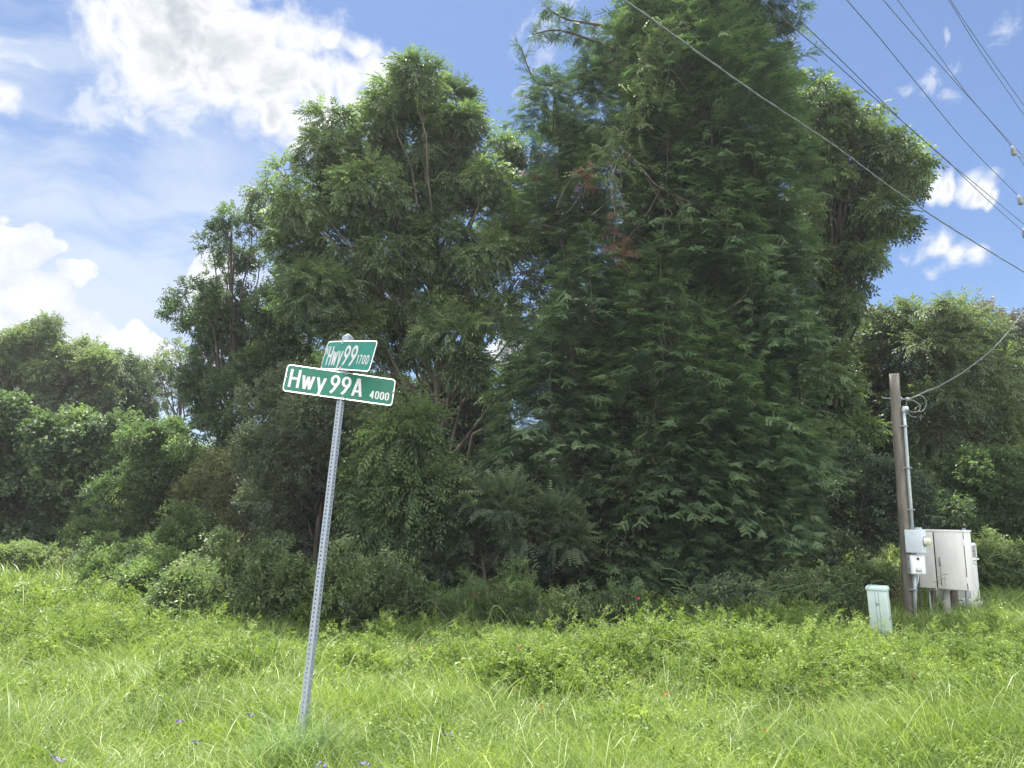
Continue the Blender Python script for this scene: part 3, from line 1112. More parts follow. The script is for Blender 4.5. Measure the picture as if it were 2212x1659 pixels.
def build_second():
    D = 16.1
    root_c = zc(1368, 800, D)
    root = thing('equipment_cabinet', 'narrow white vented cabinet standing behind the big cream one', 'cabinet', on_ground(root_c))
    hw, hd, hh = .28, .36, .60
    # face toward RB centred at the visible right face
    face = root_c
    c_ = face - RB * hd
    boxes('body', [(c_, RA, RB, EZ, hw * .9, hd, hh)], 'cab_side', root, .008)
    boxes('skirt', [(c_ - EZ * (hh + .05), RA, RB, EZ, hw * .9 + .02, hd + .03, .05)], 'cab_side', root, .008)
    boxes('vent_grille', [(face + EZ * (hh - .18) + RB * .006, RA, RB, EZ, hw * .7, .006, .12)], 'grille', root, .002)
    boxes('vent_frame', [(face + EZ * (hh - .04) + RB * .012, RA, RB, EZ, hw * .85, .012, .018), (face + EZ * (hh - .335) + RB * .02, RA, RB, EZ, hw * .9, .03, .014),
                         (face + EZ * (hh - .18) + RB * .01 + RA * hw * .77, RA, RB, EZ, .014, .011, .12), (face + EZ * (hh - .18) + RB * .01 - RA * hw * .77, RA, RB, EZ, .014, .011, .12)], 'cab_side', root, .003)
    boxes('slot', [(face - EZ * (hh - .03) + RB * .002, RA, RB, EZ, hw * .8, .002, .006)], 'black', root, 0)
    # mounting arm, plate and legs
    boxes('mounting_bar', [(zc(1215, 1104, D - .25), unit(RB + RA * -.3), RA, EZ, .22, .02, .028)], 'cab_side', root, .003)
    boxes('bar_marks', [(zc(1200, 1104, D - .25) + RA * .022, unit(RB + RA * -.3), RA, EZ, .09, .001, .008)], 'black', root, 0)
    boxes('base_plate', [(zc(1228, 1165, D - .1), RB, RA, EZ, .12, .015, .13)], 'cab_side', root, .01)
    l0 = c_ - EZ * (hh + .05)
    rb_tubes('timber_post', [([l0 - RA * .05, on_ground(l0 - RA * .05, -.2)], [.08, .08])], 'old_wood', root, 12)


build_second()


def build_pedestal():
    D = 12.6
    top = zc(300, 960, D)
    b = on_ground(top)
    root = thing('cable_pedestal', 'mint green plastic utility pedestal box standing in the vines', 'pedestal', b)
    n_ = unit(np.array([-.42, -.9, 0]))
    fwd_ = unit(np.array([0, 0, CAMZ]) - top) * np.array([1, 1, 0])
    fwd_ = unit(fwd_)
    right_ = np.array([-fwd_[1], fwd_[0], 0]) * -1
    if right_[0] < 0:
        right_ = -right_
    a_ = math.radians(-10)
    n_ = fwd_ * math.cos(a_) + right_ * math.sin(a_)
    s_ = np.array([n_[1], -n_[0], 0])
    if s_[0] < 0:
        s_ = -s_
    H = top[2] - b[2]
    c_ = b + EZ * (H / 2 - .02)
    lean = np.array([-.035, 0, 1.0])
    lean = unit(lean + np.array([-.0, 0, 0]))
    c_ = top - lean * H / 2 + np.array([.0, 0, 0])
    boxes('housing', [(c_ - lean * .03, s_, n_, lean, .148, .11, H / 2)], 'mint', root, .014)
    boxes('lid', [(top + lean * (-.025), s_, n_, lean, .162, .125, .028), (top + lean * .008, s_, n_, lean, .150, .112, .014)], 'mint_lid', root, .012)
    boxes('door_seam', [(c_ + n_ * .111 + s_ * x - lean * .01, s_, n_, lean, .0022, .0012, H / 2 - .06) for x in (-.028, .022)], 'black', root, 0)
    boxes('latch', [(top - lean * .26 + n_ * .113 - s_ * .003, s_, n_, lean, .016, .004, .026)], 'bolt', root, .002)
    boxes('side_lock', [(top - lean * .47 + s_ * .152 + n_ * .08, s_, n_, lean, .012, .02, .03)], 'bolt', root, .003)
    for q in range(2):
        pass


build_pedestal()


# ------------------------------------------------------------------ utility pole beyond the frame and its wires
def nat(x, y):
    return x / 1.8517, y / 1.8517


def build_lines():
    DP = 28.0
    tips = [(4045, 600), (4072, 797), (4090, 930)]
    pole_px = 2440
    b = P(pole_px, 1150, DP + .3)
    b[2] = float(gz(b[0], b[1]))
    top = P(pole_px - 30, 60, DP + .3)
    top[0], top[1] = b[0] - .05, b[1]
    top[2] = 17.0
    root = thing('utility_pole', 'tall wooden power pole just outside the right edge', 'utility pole', b)
    rb_tubes('wooden_post', [(curve_pts(b - EZ * .5, top, 6), np.linspace(.19, .13, 7))], 'pole_wood', root, 14)
    for (x, y) in tips:
        p = P(*nat(x, y), DP)
        arm = P(*nat(x + 12, y + 16), DP)
        e_ = np.array([b[0], b[1], arm[2] + .1])
        rb_tubes('standoff_arm', [([arm, e_], [.022, .03])], 'galv', root, 8)
        ax_ = unit(np.array([-.12, 0, 1.0]))
        prof = []
        rads = []
        for k in range(5):
            z0 = k * .052
            prof += [arm + ax_ * z0, arm + ax_ * (z0 + .018), arm + ax_ * (z0 + .04)]
            rads += [.11 - .006 * k, .10 - .006 * k, .055]
        prof += [arm + ax_ * .27, arm + ax_ * .31]
        rads += [.05, .045]
        prof = [arm - ax_ * .06, arm - ax_ * .02] + prof
        rads = [.06, .085] + rads
        rb_tubes('insulator', [(prof, rads)], 'porcelain', root, 14)
    wires = [
        ('thick lashed telephone cable crossing the conifer', [(2200, -190), (2497, 0), (3000, 358), (3326, 575), (3543, 735), (3659, 814), (3787, 900), (4096, 1088), (4300, 1205)], 8.3, .015, 'twist'),
        ('thin cable leaving the top edge at the conifer tip, lower of its pair', [(2700, -300), (3046, 0), (3179, 114), (3326, 239), (3477, 374), (3613, 488), (3787, 640), (3846, 700), (3955, 803), (4063, 900), (4250, 1060)], 11.2, .0105, None),
        ('thin cable just right of the conifer tip, upper of its pair', [(2800, -300), (3117, 0), (3239, 119), (3401, 277), (3613, 488), (3787, 644), (3879, 717), (4096, 897), (4250, 1020)], 11.4, .0105, None),
        ('lone power wire ending at the lower insulator in view', [(3120, -330), (3388, 0), (3510, 141), (3678, 347), (3868, 575), (4072, 783), (4130, 850)], 12.9, .011, None),
        ('power wire ending at the topmost insulator', [(3260, -330), (3534, 0), (3651, 136), (3814, 320), (3922, 440), (4045, 586), (4120, 700)], 14.4, .011, None),
        ('wire that crosses the topmost insulator wire halfway down', [(3350, -330), (3591, 0), (3732, 190), (3868, 374), (3977, 500), (4096, 629), (4250, 800)], 15.2, .010, None),
        ('lower wire of the close pair in the top right corner', [(3590, -330), (3795, 0), (3922, 206), (4096, 461), (4250, 690)], 16.0, .0105, None),
        ('upper wire of the close pair in the top right corner', [(3600, -330), (3803, 0), (3922, 179), (4096, 423), (4250, 640)], 16.3, .0105, None),
    ]
    for lab, pts, z, r, kind in wires:
        pp = []
        for (x, y) in pts:
            px, py = nat(x, y)
            q = Pz(px, py, z)
            pp.append(q)
        sp = smooth_path(pp, 60)
        if kind == 'twist':
            seglen = np.linalg.norm(np.diff(sp, axis=0), axis=1).cumsum()
            tot = seglen[-1]
            n = int(tot / .12)
            fine = smooth_path(pp, n)
            a = np.arange(n) * .9
            off = np.stack([np.cos(a) * .0, np.cos(a), np.sin(a)], -1) * r * .62
            o = tubes('telephone_cable', [(fine, [r * 1.0] * n), (fine + off * 1.8, [r * .5] * n)], 'cable', None, 5)
            cat = 'cable'
        else:
            o = tubes('power_line', [(sp, [r] * len(sp))], 'wire', None, 5)
            cat = 'wire'
        tag(o, lab, cat, 'overhead lines in the top right')
    # twisted service drop down to the short pole
    pp = [yc(652, 545, 14.9), P(*nat(3700, 1568), 15.6), P(*nat(3760, 1542), 16.4), P(*nat(3854, 1487), 18), P(*nat(3960, 1405), 20), P(*nat(4034, 1326), 22), P(*nat(4096, 1242), 24), P(*nat(4230, 1060), 27.8)]
    n = 260
    fine = smooth_path(pp, n)
    a = np.arange(n) * .55
    strands = []
    for k in range(3):
        ph = a + k * 2 * PI / 3
        strands.append((fine + np.stack([-.3 * np.cos(ph), np.cos(ph) * .5, np.sin(ph)], -1) * .008, [.0065] * n))
    o = tubes('service_drop', strands, 'cable', None, 5)
    tag(o, 'grey twisted service cable rising from the short wooden pole to the right edge', 'cable')


build_lines()


# ------------------------------------------------------------------ broadleaf trees
G_BACK = 'dark trees filling the back of the thicket'
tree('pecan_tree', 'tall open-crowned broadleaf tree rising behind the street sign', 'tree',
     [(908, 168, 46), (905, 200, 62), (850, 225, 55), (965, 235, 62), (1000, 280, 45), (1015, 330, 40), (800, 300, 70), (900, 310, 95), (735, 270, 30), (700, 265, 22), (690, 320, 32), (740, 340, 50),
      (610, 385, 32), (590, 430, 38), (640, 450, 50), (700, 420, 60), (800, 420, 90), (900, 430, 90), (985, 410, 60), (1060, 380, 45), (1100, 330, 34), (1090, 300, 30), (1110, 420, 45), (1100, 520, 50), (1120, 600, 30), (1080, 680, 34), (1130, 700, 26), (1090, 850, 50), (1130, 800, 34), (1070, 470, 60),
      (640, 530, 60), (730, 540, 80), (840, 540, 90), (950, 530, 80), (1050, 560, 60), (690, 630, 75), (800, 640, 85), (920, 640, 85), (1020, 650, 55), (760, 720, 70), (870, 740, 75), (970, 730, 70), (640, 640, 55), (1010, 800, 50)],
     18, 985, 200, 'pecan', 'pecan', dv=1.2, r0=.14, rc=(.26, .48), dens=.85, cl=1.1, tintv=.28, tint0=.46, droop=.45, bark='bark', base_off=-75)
tree('dark_tree', 'dark bushy tree left of the tall pecan with a thin upright top', 'tree',
     [(500, 478, 16), (488, 505, 22), (458, 535, 22), (515, 555, 20), (480, 580, 26), (545, 490, 14), (560, 560, 24), (400, 640, 28), (440, 640, 36), (390, 675, 20), (500, 650, 50), (470, 700, 50), (430, 720, 40), (540, 710, 60), (480, 770, 60), (560, 800, 60), (440, 830, 50),
      (520, 860, 55), (470, 900, 45), (400, 790, 26), (600, 730, 50), (620, 780, 55), (640, 720, 50), (590, 670, 45), (660, 820, 50), (600, 620, 40)],
     20.5, 500, 500, 'darkleaf', 'simple', dv=1.0, r0=.12, rc=(.28, .5), dens=1.0, cl=1.05, tint0=.45)
tree('fine_leaved_tree', 'dense grey-green small-leaved bushy tree behind the sign post', 'tree',
     [(620, 850, 55), (690, 880, 70), (590, 920, 60), (570, 980, 55), (660, 980, 80), (740, 930, 60), (620, 1060, 80), (710, 1070, 80), (570, 1080, 50), (780, 1060, 50), (640, 1140, 70), (730, 1150, 70), (800, 1150, 50), (780, 870, 50), (560, 860, 35)],
     15.6, 690, 880, 'fineleaf', 'fine', dv=.8, r0=.08, rc=(.24, .42), dens=1.5, cl=1.2, tint0=.45)
tree('large_leaved_sapling', 'sapling with big drooping compound leaves right of the sign post', 'tree',
     [(850, 940, 30), (900, 925, 34), (930, 960, 30), (830, 1000, 40), (890, 1000, 50), (850, 1060, 50), (910, 1060, 45), (860, 1120, 50), (920, 1120, 40), (820, 1150, 36), (800, 1080, 30)],
     14.1, 880, 930, 'bigleaf', 'frond', dv=.4, r0=.05, rc=(.22, .36), dens=1.1, cl=1.2, tint0=.4, droop=.4)
tree('privet', 'privet bush with layered horizontal sprays under the conifer', 'shrub',
     [(960, 1060, 40), (1020, 1060, 50), (1090, 1090, 60), (1000, 1130, 60), (1060, 1160, 60), (940, 1150, 50), (1130, 1140, 60), (1190, 1110, 45), (1180, 1180, 55), (960, 1210, 50), (1040, 1220, 50), (1120, 1220, 50), (880, 1200, 45), (1230, 1160, 40), (850, 1180, 40)],
     13.9, 1040, 1080, 'privet', 'rows', dv=.5, r0=.05, rc=(.22, .40), dens=1.3, cl=1.2, tint0=.58, flat=.45, droop=.1)
tree('far_tree', 'rounded leafy tree at the left edge above the thicket', 'tree',
     [(60, 750, 45), (100, 730, 40), (30, 790, 50), (110, 790, 55), (170, 775, 45), (210, 800, 40), (60, 850, 65), (140, 860, 70), (215, 860, 45), (-40, 800, 70), (20, 920, 70), (100, 930, 60), (180, 920, 50), (-60, 900, 80), (98, 706, 12)],
     33, 110, 760, 'farleaf', 'simple_far', dv=1.5, r0=.2, rc=(.45, .8), dens=.9, cl=1.1, tint0=.45)
tree('far_tree', 'dark far tree with feathery top between the left edge tree and the bright vines', 'tree',
     [(265, 790, 28), (240, 830, 36), (290, 820, 34), (260, 870, 45), (310, 860, 40), (235, 910, 40), (300, 910, 40), (330, 810, 22)],
     36, 265, 800, 'darkleaf', 'simple_far', dv=1.5, r0=.18, rc=(.4, .7), dens=.8, cl=1.0, tint0=.5, bark='dark_bark')
tree('slender_far_tree', 'thin-crowned far tree with sky showing through, left of the dark bushy tree', 'tree',
     [(378, 750, 20), (390, 785, 28), (365, 820, 26), (410, 825, 30), (385, 860, 34), (430, 870, 30), (350, 860, 20), (340, 800, 14)],
     35, 385, 750, 'farleaf', 'simple_far', dv=1.2, r0=.14, rc=(.35, .6), dens=.38, cl=.8, tint0=.4)
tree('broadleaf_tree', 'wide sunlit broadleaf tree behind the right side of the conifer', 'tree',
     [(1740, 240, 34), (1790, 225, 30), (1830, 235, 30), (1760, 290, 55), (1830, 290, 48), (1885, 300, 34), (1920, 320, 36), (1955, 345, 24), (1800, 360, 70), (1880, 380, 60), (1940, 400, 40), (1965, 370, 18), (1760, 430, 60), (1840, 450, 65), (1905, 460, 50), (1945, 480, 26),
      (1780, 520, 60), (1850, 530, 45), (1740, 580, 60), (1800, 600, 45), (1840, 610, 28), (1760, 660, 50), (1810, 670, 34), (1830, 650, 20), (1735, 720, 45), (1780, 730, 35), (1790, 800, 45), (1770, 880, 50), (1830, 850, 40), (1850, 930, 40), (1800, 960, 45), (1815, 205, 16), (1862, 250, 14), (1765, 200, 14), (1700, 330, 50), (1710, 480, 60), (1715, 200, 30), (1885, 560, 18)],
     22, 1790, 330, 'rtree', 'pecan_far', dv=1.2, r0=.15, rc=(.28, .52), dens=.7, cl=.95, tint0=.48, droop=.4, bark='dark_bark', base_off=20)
tree('mixed_tree', 'dense dim green tree between the conifer and the wooden pole', 'tree',
     [(1910, 690, 30), (1940, 720, 36), (1880, 730, 36), (1850, 780, 45), (1910, 790, 55), (1800, 820, 45), (1870, 860, 60), (1790, 890, 55), (1930, 860, 50), (1860, 940, 60), (1790, 960, 50), (1920, 940, 45), (1900, 700, 20), (1960, 690, 22), (1800, 770, 36), (1840, 720, 26), (1780, 830, 45), (1760, 780, 36)],
     25, 1880, 760, 'farleaf', 'simple_far', dv=1.2, r0=.16, rc=(.36, .6), dens=.9, cl=1.0, tint0=.34)
FR = [(2060, 665, 26), (2035, 685, 30), (2085, 690, 28), (2060, 740, 50), (2110, 735, 34), (2005, 745, 40), (2080, 790, 50), (2020, 800, 45), (2125, 840, 50), (2060, 860, 50), (1990, 870, 45), (2150, 900, 50), (2090, 930, 50), (2020, 930, 45), (2160, 800, 30), (2180, 950, 45), (2110, 980, 45)]
tree('layered_frond_tree', 'tree with layered drooping frond tiers behind the wooden pole', 'tree', FR,
     23, 1990, 740, 'farleaf', 'frond', dv=.9, r0=.16, rc=(.4, .62), dens=.6, cl=1.1, tint0=.45, flat=.35, droop=.5, base_off=50)
tree('russet_tree', 'brownish-leaved tree at the right edge', 'tree',
     [(2140, 720, 30), (2190, 710, 34), (2170, 760, 40), (2215, 760, 45), (2250, 720, 40), (2200, 820, 50), (2250, 830, 60), (2210, 890, 50), (2240, 930, 60), (2190, 960, 45), (2270, 1000, 60), (2125, 695, 18), (2150, 850, 40)],
     29, 2200, 740, 'magnolia', 'simple_far', dv=1.2, r0=.2, rc=(.4, .7), dens=.85, cl=1.0, tint0=.5)
# thicket
tree('vine_thicket', 'dark leafy vine-smothered thicket at the left edge', 'bush',
     [(40, 930, 50), (110, 960, 60), (150, 915, 40), (170, 960, 45), (0, 900, 50), (-20, 980, 80), (80, 1050, 80), (150, 1030, 60), (20, 1110, 70), (110, 1130, 50), (-80, 1030, 90), (60, 1160, 40), (200, 960, 45), (190, 1060, 40), (250, 930, 40), (-60, 1130, 60)],
     24, 90, 1000, 'bigleaf', 'heart', dv=1.6, r0=.06, rc=(.30, .5), dens=1.0, cl=1.1, tint0=.3)
tree('bright_vine_mound', 'bright yellow-green vine mound left of the sign', 'bush',
     [(300, 950, 45), (360, 945, 40), (410, 970, 36), (260, 990, 45), (340, 1000, 60), (300, 1060, 55), (370, 1060, 50), (240, 1070, 45), (200, 1110, 45), (270, 1120, 50), (340, 1130, 50), (180, 1160, 36), (250, 1170, 40), (420, 1030, 40)],
     22, 320, 980, 'vine', 'simple', dv=1.2, r0=.05, rc=(.24, .42), dens=1.1, cl=1.2, tint0=.3)
tree('olive_bush', 'olive-brown scrubby bush between the bright vines and the sign post', 'bush',
     [(460, 1020, 45), (520, 1010, 45), (430, 1080, 50), (500, 1090, 55), (560, 1040, 40), (450, 1150, 45), (530, 1150, 50), (590, 1120, 35), (400, 1130, 36)],
     18.5, 490, 1030, 'brownleaf', 'fine', dv=.7, r0=.06, rc=(.24, .42), dens=1.2, cl=1.0, tint0=.45)
tree('small_dark_bush', 'small dark bush poking above the olive-brown scrub', 'bush',
     [(440, 930, 30), (490, 930, 36), (530, 940, 30), (470, 970, 30), (510, 975, 30)],
     19.5, 490, 940, 'darkleaf', 'simple', dv=.5, r0=.04, rc=(.24, .4), dens=.7, cl=1.1, tint0=.5)
tree('edge_shrub', 'broad leafy shrub bank at the right edge above the white cabinets', 'bush',
     [(2130, 1010, 45), (2190, 1020, 45), (2090, 1060, 45), (2150, 1080, 50), (2220, 1080, 60), (2050, 1100, 40), (2100, 1130, 40), (2180, 1140, 45), (2240, 1140, 50), (2040, 1030, 40), (2240, 1010, 50)],
     21, 2150, 1030, 'vine', 'simple', dv=.8, r0=.05, rc=(.28, .48), dens=.95, cl=1.1, tint0=.25)
tree('dim_bush', 'dim bushy growth between the conifer foot and the wooden pole', 'bush',
     [(1830, 1010, 45), (1780, 1060, 50), (1850, 1080, 50), (1910, 1040, 45), (1800, 1130, 50), (1870, 1150, 45), (1930, 1110, 40), (1750, 1160, 45), (1990, 1060, 40), (1980, 1120, 40), (1820, 1200, 40), (1760, 1230, 36)],
     18.6, 1850, 1040, 'privet', 'simple', dv=.8, r0=.06, rc=(.28, .46), dens=1.0, cl=1.1, tint0=.42)
# the dark depth of the thicket
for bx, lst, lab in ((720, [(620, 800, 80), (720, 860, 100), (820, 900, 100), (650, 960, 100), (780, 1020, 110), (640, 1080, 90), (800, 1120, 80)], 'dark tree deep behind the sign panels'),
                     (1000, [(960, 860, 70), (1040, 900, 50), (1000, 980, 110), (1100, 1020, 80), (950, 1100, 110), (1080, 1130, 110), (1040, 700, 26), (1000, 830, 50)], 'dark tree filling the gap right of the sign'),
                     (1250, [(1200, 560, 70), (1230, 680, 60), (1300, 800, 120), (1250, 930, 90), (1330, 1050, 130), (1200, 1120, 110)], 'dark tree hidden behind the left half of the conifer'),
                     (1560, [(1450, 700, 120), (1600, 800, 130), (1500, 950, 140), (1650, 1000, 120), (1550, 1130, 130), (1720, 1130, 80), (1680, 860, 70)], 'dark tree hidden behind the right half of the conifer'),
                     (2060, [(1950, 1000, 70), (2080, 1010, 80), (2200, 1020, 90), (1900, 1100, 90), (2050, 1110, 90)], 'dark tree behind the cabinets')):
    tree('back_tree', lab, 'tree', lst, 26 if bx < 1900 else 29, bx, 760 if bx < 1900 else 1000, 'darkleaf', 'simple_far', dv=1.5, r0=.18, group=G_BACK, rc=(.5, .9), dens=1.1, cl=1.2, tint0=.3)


for i, px in enumerate((-150, 130, 420, 640, 860, 1080, 1300, 1520, 1740, 1960, 2200, 2420)):
    tree('distant_tree', 'distant bushy tree low behind the thicket, %s' % ('left of the frame edge', 'behind the vine thicket', 'behind the bright vine mound', 'behind the fine-leaved tree', 'behind the large-leaved sapling', 'behind the privet', 'behind the conifer foot', 'behind the conifer skirt', 'right of the conifer', 'behind the service pole', 'behind the white cabinet', 'right of the frame edge')[i], 'tree',
         [(px - 70, 1010, 60), (px + 60, 1000, 60), (px - 60, 1100, 75), (px + 70, 1100, 75), (px, 1050, 80), (px, 1160, 60)], 42, px, 1000, 'farleaf', 'simple_far', dv=2, r0=.2, group='distant trees low behind the thicket', rc=(.8, 1.3), dens=.35, cl=1.0, tint0=.3, scale=(1.3, 2.0))


# ------------------------------------------------------------------ the big conifer
def fir_bough(seed, h=2.2, r=.85, levels=9, tpl='fir', nfan=25):
    """a layered bough: tiers of sprays that point outwards and droop, around an upright tip"""
    pos, dr, ti, sc = [], [], [], []
    for k in range(levels):
        f = (k + .35) / levels
        rr = r * (f ** .7) * RNG.uniform(.85, 1.12)
        z = -h * f
        n = int(5 + nfan * f)
        for j in range(n):
            a = j * 2 * PI / n + RNG.uniform(-.3, .3) + k
            lobe = 1 + .22 * math.sin(a * 3 + k * 1.7)
            for q0 in ((.30, .55, .78, 1.0) if f > .35 else (.4, .7, 1.0)):
                q = rr * lobe * q0 * RNG.uniform(.85, 1.08)
                zz = z + RNG.normal(0, .035) - .30 * q * q / max(r, .1) + .02
                pos.append((math.cos(a) * q, math.sin(a) * q, zz))
                dr.append((math.cos(a) + RNG.normal(0, .25), math.sin(a) + RNG.normal(0, .25), .22 - .55 * f - .25 * q0 + RNG.normal(0, .12)))
                ti.append(np.clip(.05 + .85 * q0 ** 1.6 + RNG.normal(0, .14), 0, 1))  # paler new growth, plus tip highlights painted into the needle tint
                sc.append(RNG.uniform(.38, .74))
    for j in range(6):
        pos.append((0, 0, -.08 - .07 * j))
        dr.append((RNG.normal(0, .6), RNG.normal(0, .6), 1.0))
        ti.append(.75)
        sc.append(.65)
    return place(TP[tpl], np.array(pos), np.array(dr, float), np.array(sc), np.array(ti), roll=RNG.normal(0, .3, len(pos)))


def bmesh_data(name, arr, mat):
    v, f, l, t = arr
    o = npmesh(name, v, f, l, mat, None, t)
    me = o.data
    bpy.data.objects.remove(o)
    return me


def conifer():
    D = 17.2
    base = P(1500, 1280, D)
    base[2] = float(gz(base[0], base[1]))
    root = thing('conifer', 'huge dark drooping conifer with layered needle boughs filling the middle', 'tree', base)
    B0 = np.array(base)
    top = P(1490, -230, D)
    lst = []
    stems = [((1500, 1280), (1490, -230), D, .26), ((1430, 1270), (1350, -60), D - .2, .15), ((1600, 1270), (1640, -60), D, .15), ((1290, 1260), (1190, 170), D - .2, .12)]
    for (a, b, d_, r) in stems:
        p0 = P(*a, d_)
        p0[2] = float(gz(p0[0], p0[1])) - .1
        p1 = P(*b, d_)
        c_ = curve_pts(p0, p1, 10, 0, .07)
        lst.append((c_, np.linspace(r, r * .2, len(c_))))
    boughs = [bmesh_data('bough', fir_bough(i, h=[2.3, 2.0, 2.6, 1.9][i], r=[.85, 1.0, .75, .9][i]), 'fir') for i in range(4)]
    # tips seen in the photograph, (px, py of tip, size, depth offset)
    tips = [(1275, 495, 1.25, -2.3), (1190, 695, 1.45, -2.4), (1425, 520, 1.35, -2.5), (1565, 330, 1.3, -1.9), (1440, 250, 1.3, -2.0), (1195, 150, 1.0, -.6), (1240, 235, .9, -.5), (1160, 360, .85, -.9), (1330, 250, 1.0, -1.3),
            (1610, 520, 1.3, -2.0), (1680, 400, 1.0, -.9), (1500, 420, 1.1, -1.4), (1520, 650, 1.35, -2.7), (1360, 660, 1.1, -2.0), (1640, 700, 1.3, -2.1), (1710, 600, 1.0, -.8), (1450, 820, 1.35, -3.0), (1570, 850, 1.4, -3.0), (1690, 860, 1.15, -1.7),
            (1340, 850, 1.1, -2.3), (1240, 880, .9, -2.2), (1100, 830, .9, -1.9), (1390, 1010, 1.0, -2.6), (1510, 1010, 1.15, -3.0), (1640, 1000, 1.15, -2.4), (1725, 1010, .85, -1.2), (1330, 40, 1.1, -.9), (1450, -10, 1.3, -1.5), (1580, 20, 1.25, -1.4), (1655, 110, 1.0, -.8),
            (1530, 140, 1.2, -1.9), (1390, 130, 1.0, -1.5), (1680, 230, .95, -.6), (1620, 220, 1.1, -1.4), (1280, 90, .75, -.2), (1500, -210, 1.4, -.3), (1390, -130, 1.1, -.6), (1620, -120, 1.1, -.6), (1120, 690, .85, -1.2), (1165, 560, .8, -.6), (1095, 900, .8, -1.7), (1160, 990, .8, -1.9), (1300, 1080, .8, -2.3), (1440, 1130, .8, -2.6), (1570, 1130, .8, -2.5), (1670, 1120, .7, -1.8),
            (1350, 400, 1.0, -.9), (1480, 560, 1.0, -1.0), (1720, 740, .9, -.7), (1260, 330, .9, -.5), (1220, 430, .8, -.3), (1570, 720, 1.0, -1.6), (1400, 740, 1.0, -1.5), (1740, 900, .75, -.6)]
    for (px, py, s_, dd) in tips:
        p = P(px, py, D + dd * .8 + RNG.normal(0, .12))
        o = bpy.data.objects.new('bough', random.choice(boughs))
        link(o, root)
        o.location = Vector(p - B0)
        o.rotation_euler = (RNG.normal(0, .13), RNG.normal(0, .13), RNG.uniform(0, 2 * PI))
        k = s_ * .98
        short = .55 if (px < 1340 and 330 < py < 440) else (.7 if px < 1250 and py < 330 else RNG.uniform(.75, 1.0))
        o.scale = (k, k, k * short)
        s_pt = lst[0][0]
        hz = p[2] - 1.2 * s_
        j = int(np.argmin(np.abs(s_pt[:, 2] - (hz - .3))))
        src = s_pt[j]
        c_ = curve_pts(src, p - np.array([0, 0, 1.5 * s_]), 5, .15, .05)
        lst.append((c_, np.linspace(.055, .02, 6)))
        c_ = curve_pts(p - np.array([0, 0, 1.5 * s_]), p - np.array([0, 0, .15]), 4, 0, .03)
        lst.append((c_, np.linspace(.022, .008, 5)))
    tr = tubes('trunk', lst, 'dark_bark', root, 6)
    rebase(tr)
    # inner needles, shade of the tree's heart painted in by a dark tint
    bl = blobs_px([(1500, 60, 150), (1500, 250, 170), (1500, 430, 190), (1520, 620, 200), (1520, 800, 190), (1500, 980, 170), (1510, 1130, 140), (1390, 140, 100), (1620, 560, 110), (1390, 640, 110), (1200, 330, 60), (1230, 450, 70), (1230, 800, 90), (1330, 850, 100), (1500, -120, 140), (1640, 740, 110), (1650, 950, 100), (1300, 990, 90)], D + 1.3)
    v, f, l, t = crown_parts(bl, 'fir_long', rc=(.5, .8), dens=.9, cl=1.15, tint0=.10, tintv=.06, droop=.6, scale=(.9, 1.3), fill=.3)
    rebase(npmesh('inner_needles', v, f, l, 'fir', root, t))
    # long bare-ish boughs that reach out near the top, and the low drooping skirt
    pos, dr, sc = [], [], []
    arms = [[(1340, 120), (1290, 150), (1220, 172), (1160, 180), (1125, 100)], [(1330, 60), (1270, 50), (1220, 40), (1180, 15)], [(1330, 110), (1260, 80), (1200, 65), (1150, 75)],
            [(1660, 60), (1690, 50), (1715, 62)], [(1660, 130), (1690, 120), (1708, 112)], [(1650, 220), (1690, 235), (1720, 240)]]
    al = []
    for a in arms:
        pp = smooth_path([P(x, y, D - .5) for x, y in a], 24)
        al.append((pp, np.linspace(.04, .012, 24)))
        for q in pp[4:]:
            for _ in range(3):
                pos.append(q)
                dr.append(np.array([RNG.normal(-.1, .6), RNG.normal(0, .6), RNG.choice([.7, -.9]) + RNG.normal(0, .3)]))
                sc.append(RNG.uniform(.55, .9))
    v, f, l, t = place(TP['fir'], np.array(pos), np.array(dr), np.array(sc), RNG.uniform(.3, .8, len(pos)))
    rebase(npmesh('outer_needles', v, f, l, 'fir', root, t))
    for q in al:
        rebase(tubes('branch', [q], 'dark_bark', root, 6))
    # skirt: long sprays hanging down at the right and foot
    pos, dr, sc = [], [], []
    for _ in range(2100):
        px = RNG.uniform(1290, 1760)
        py = RNG.uniform(940, 1240)
        if px > 1640 and py > 1190 - (px - 1640) * .25 + 30:
            continue
        if px < 1400 and py > 1120 and RNG.random() < .6:
            continue
        dd = -1.3 - 1.0 * math.sin(PI * min(1, max(0, (px - 1250) / 520))) + RNG.normal(0, .35)
        pos.append(P(px, py, D + dd * .8))
        dr.append((RNG.normal((px - 1500) / 260, .35), -.6 + RNG.normal(0, .3), -.55 + RNG.normal(0, .3)))
        sc.append(RNG.uniform(.5, .9))
    v, f, l, t = place(TP['fir_long'], np.array(pos), np.array(dr), np.array(sc), RNG.uniform(.2, .75, len(pos)))
    rebase(npmesh('low_needles', v, f, l, 'fir', root, t))
    # dead rust-coloured sprays
    pos, dr = [], []
    for a, n, sp_ in (((1262, 345), 5, 8), ((1266, 372), 8, 10), ((1270, 395), 6, 8), ((1322, 460), 7, 6), ((1325, 495), 10, 10), ((1335, 520), 12, 16), ((1352, 540), 10, 10), ((1146, 370), 3, 6)):
        for _ in range(n):
            pos.append(P(a[0] + RNG.normal(0, sp_), a[1] + RNG.normal(0, sp_), D - 2.3))
            dr.append((RNG.normal(.1, .5), RNG.normal(-.2, .3), -1.0))
    v, f, l, t = place(TP['fir'], np.array(pos), np.array(dr), RNG.uniform(.45, .7, len(pos)), RNG.uniform(.2, .9, len(pos)))
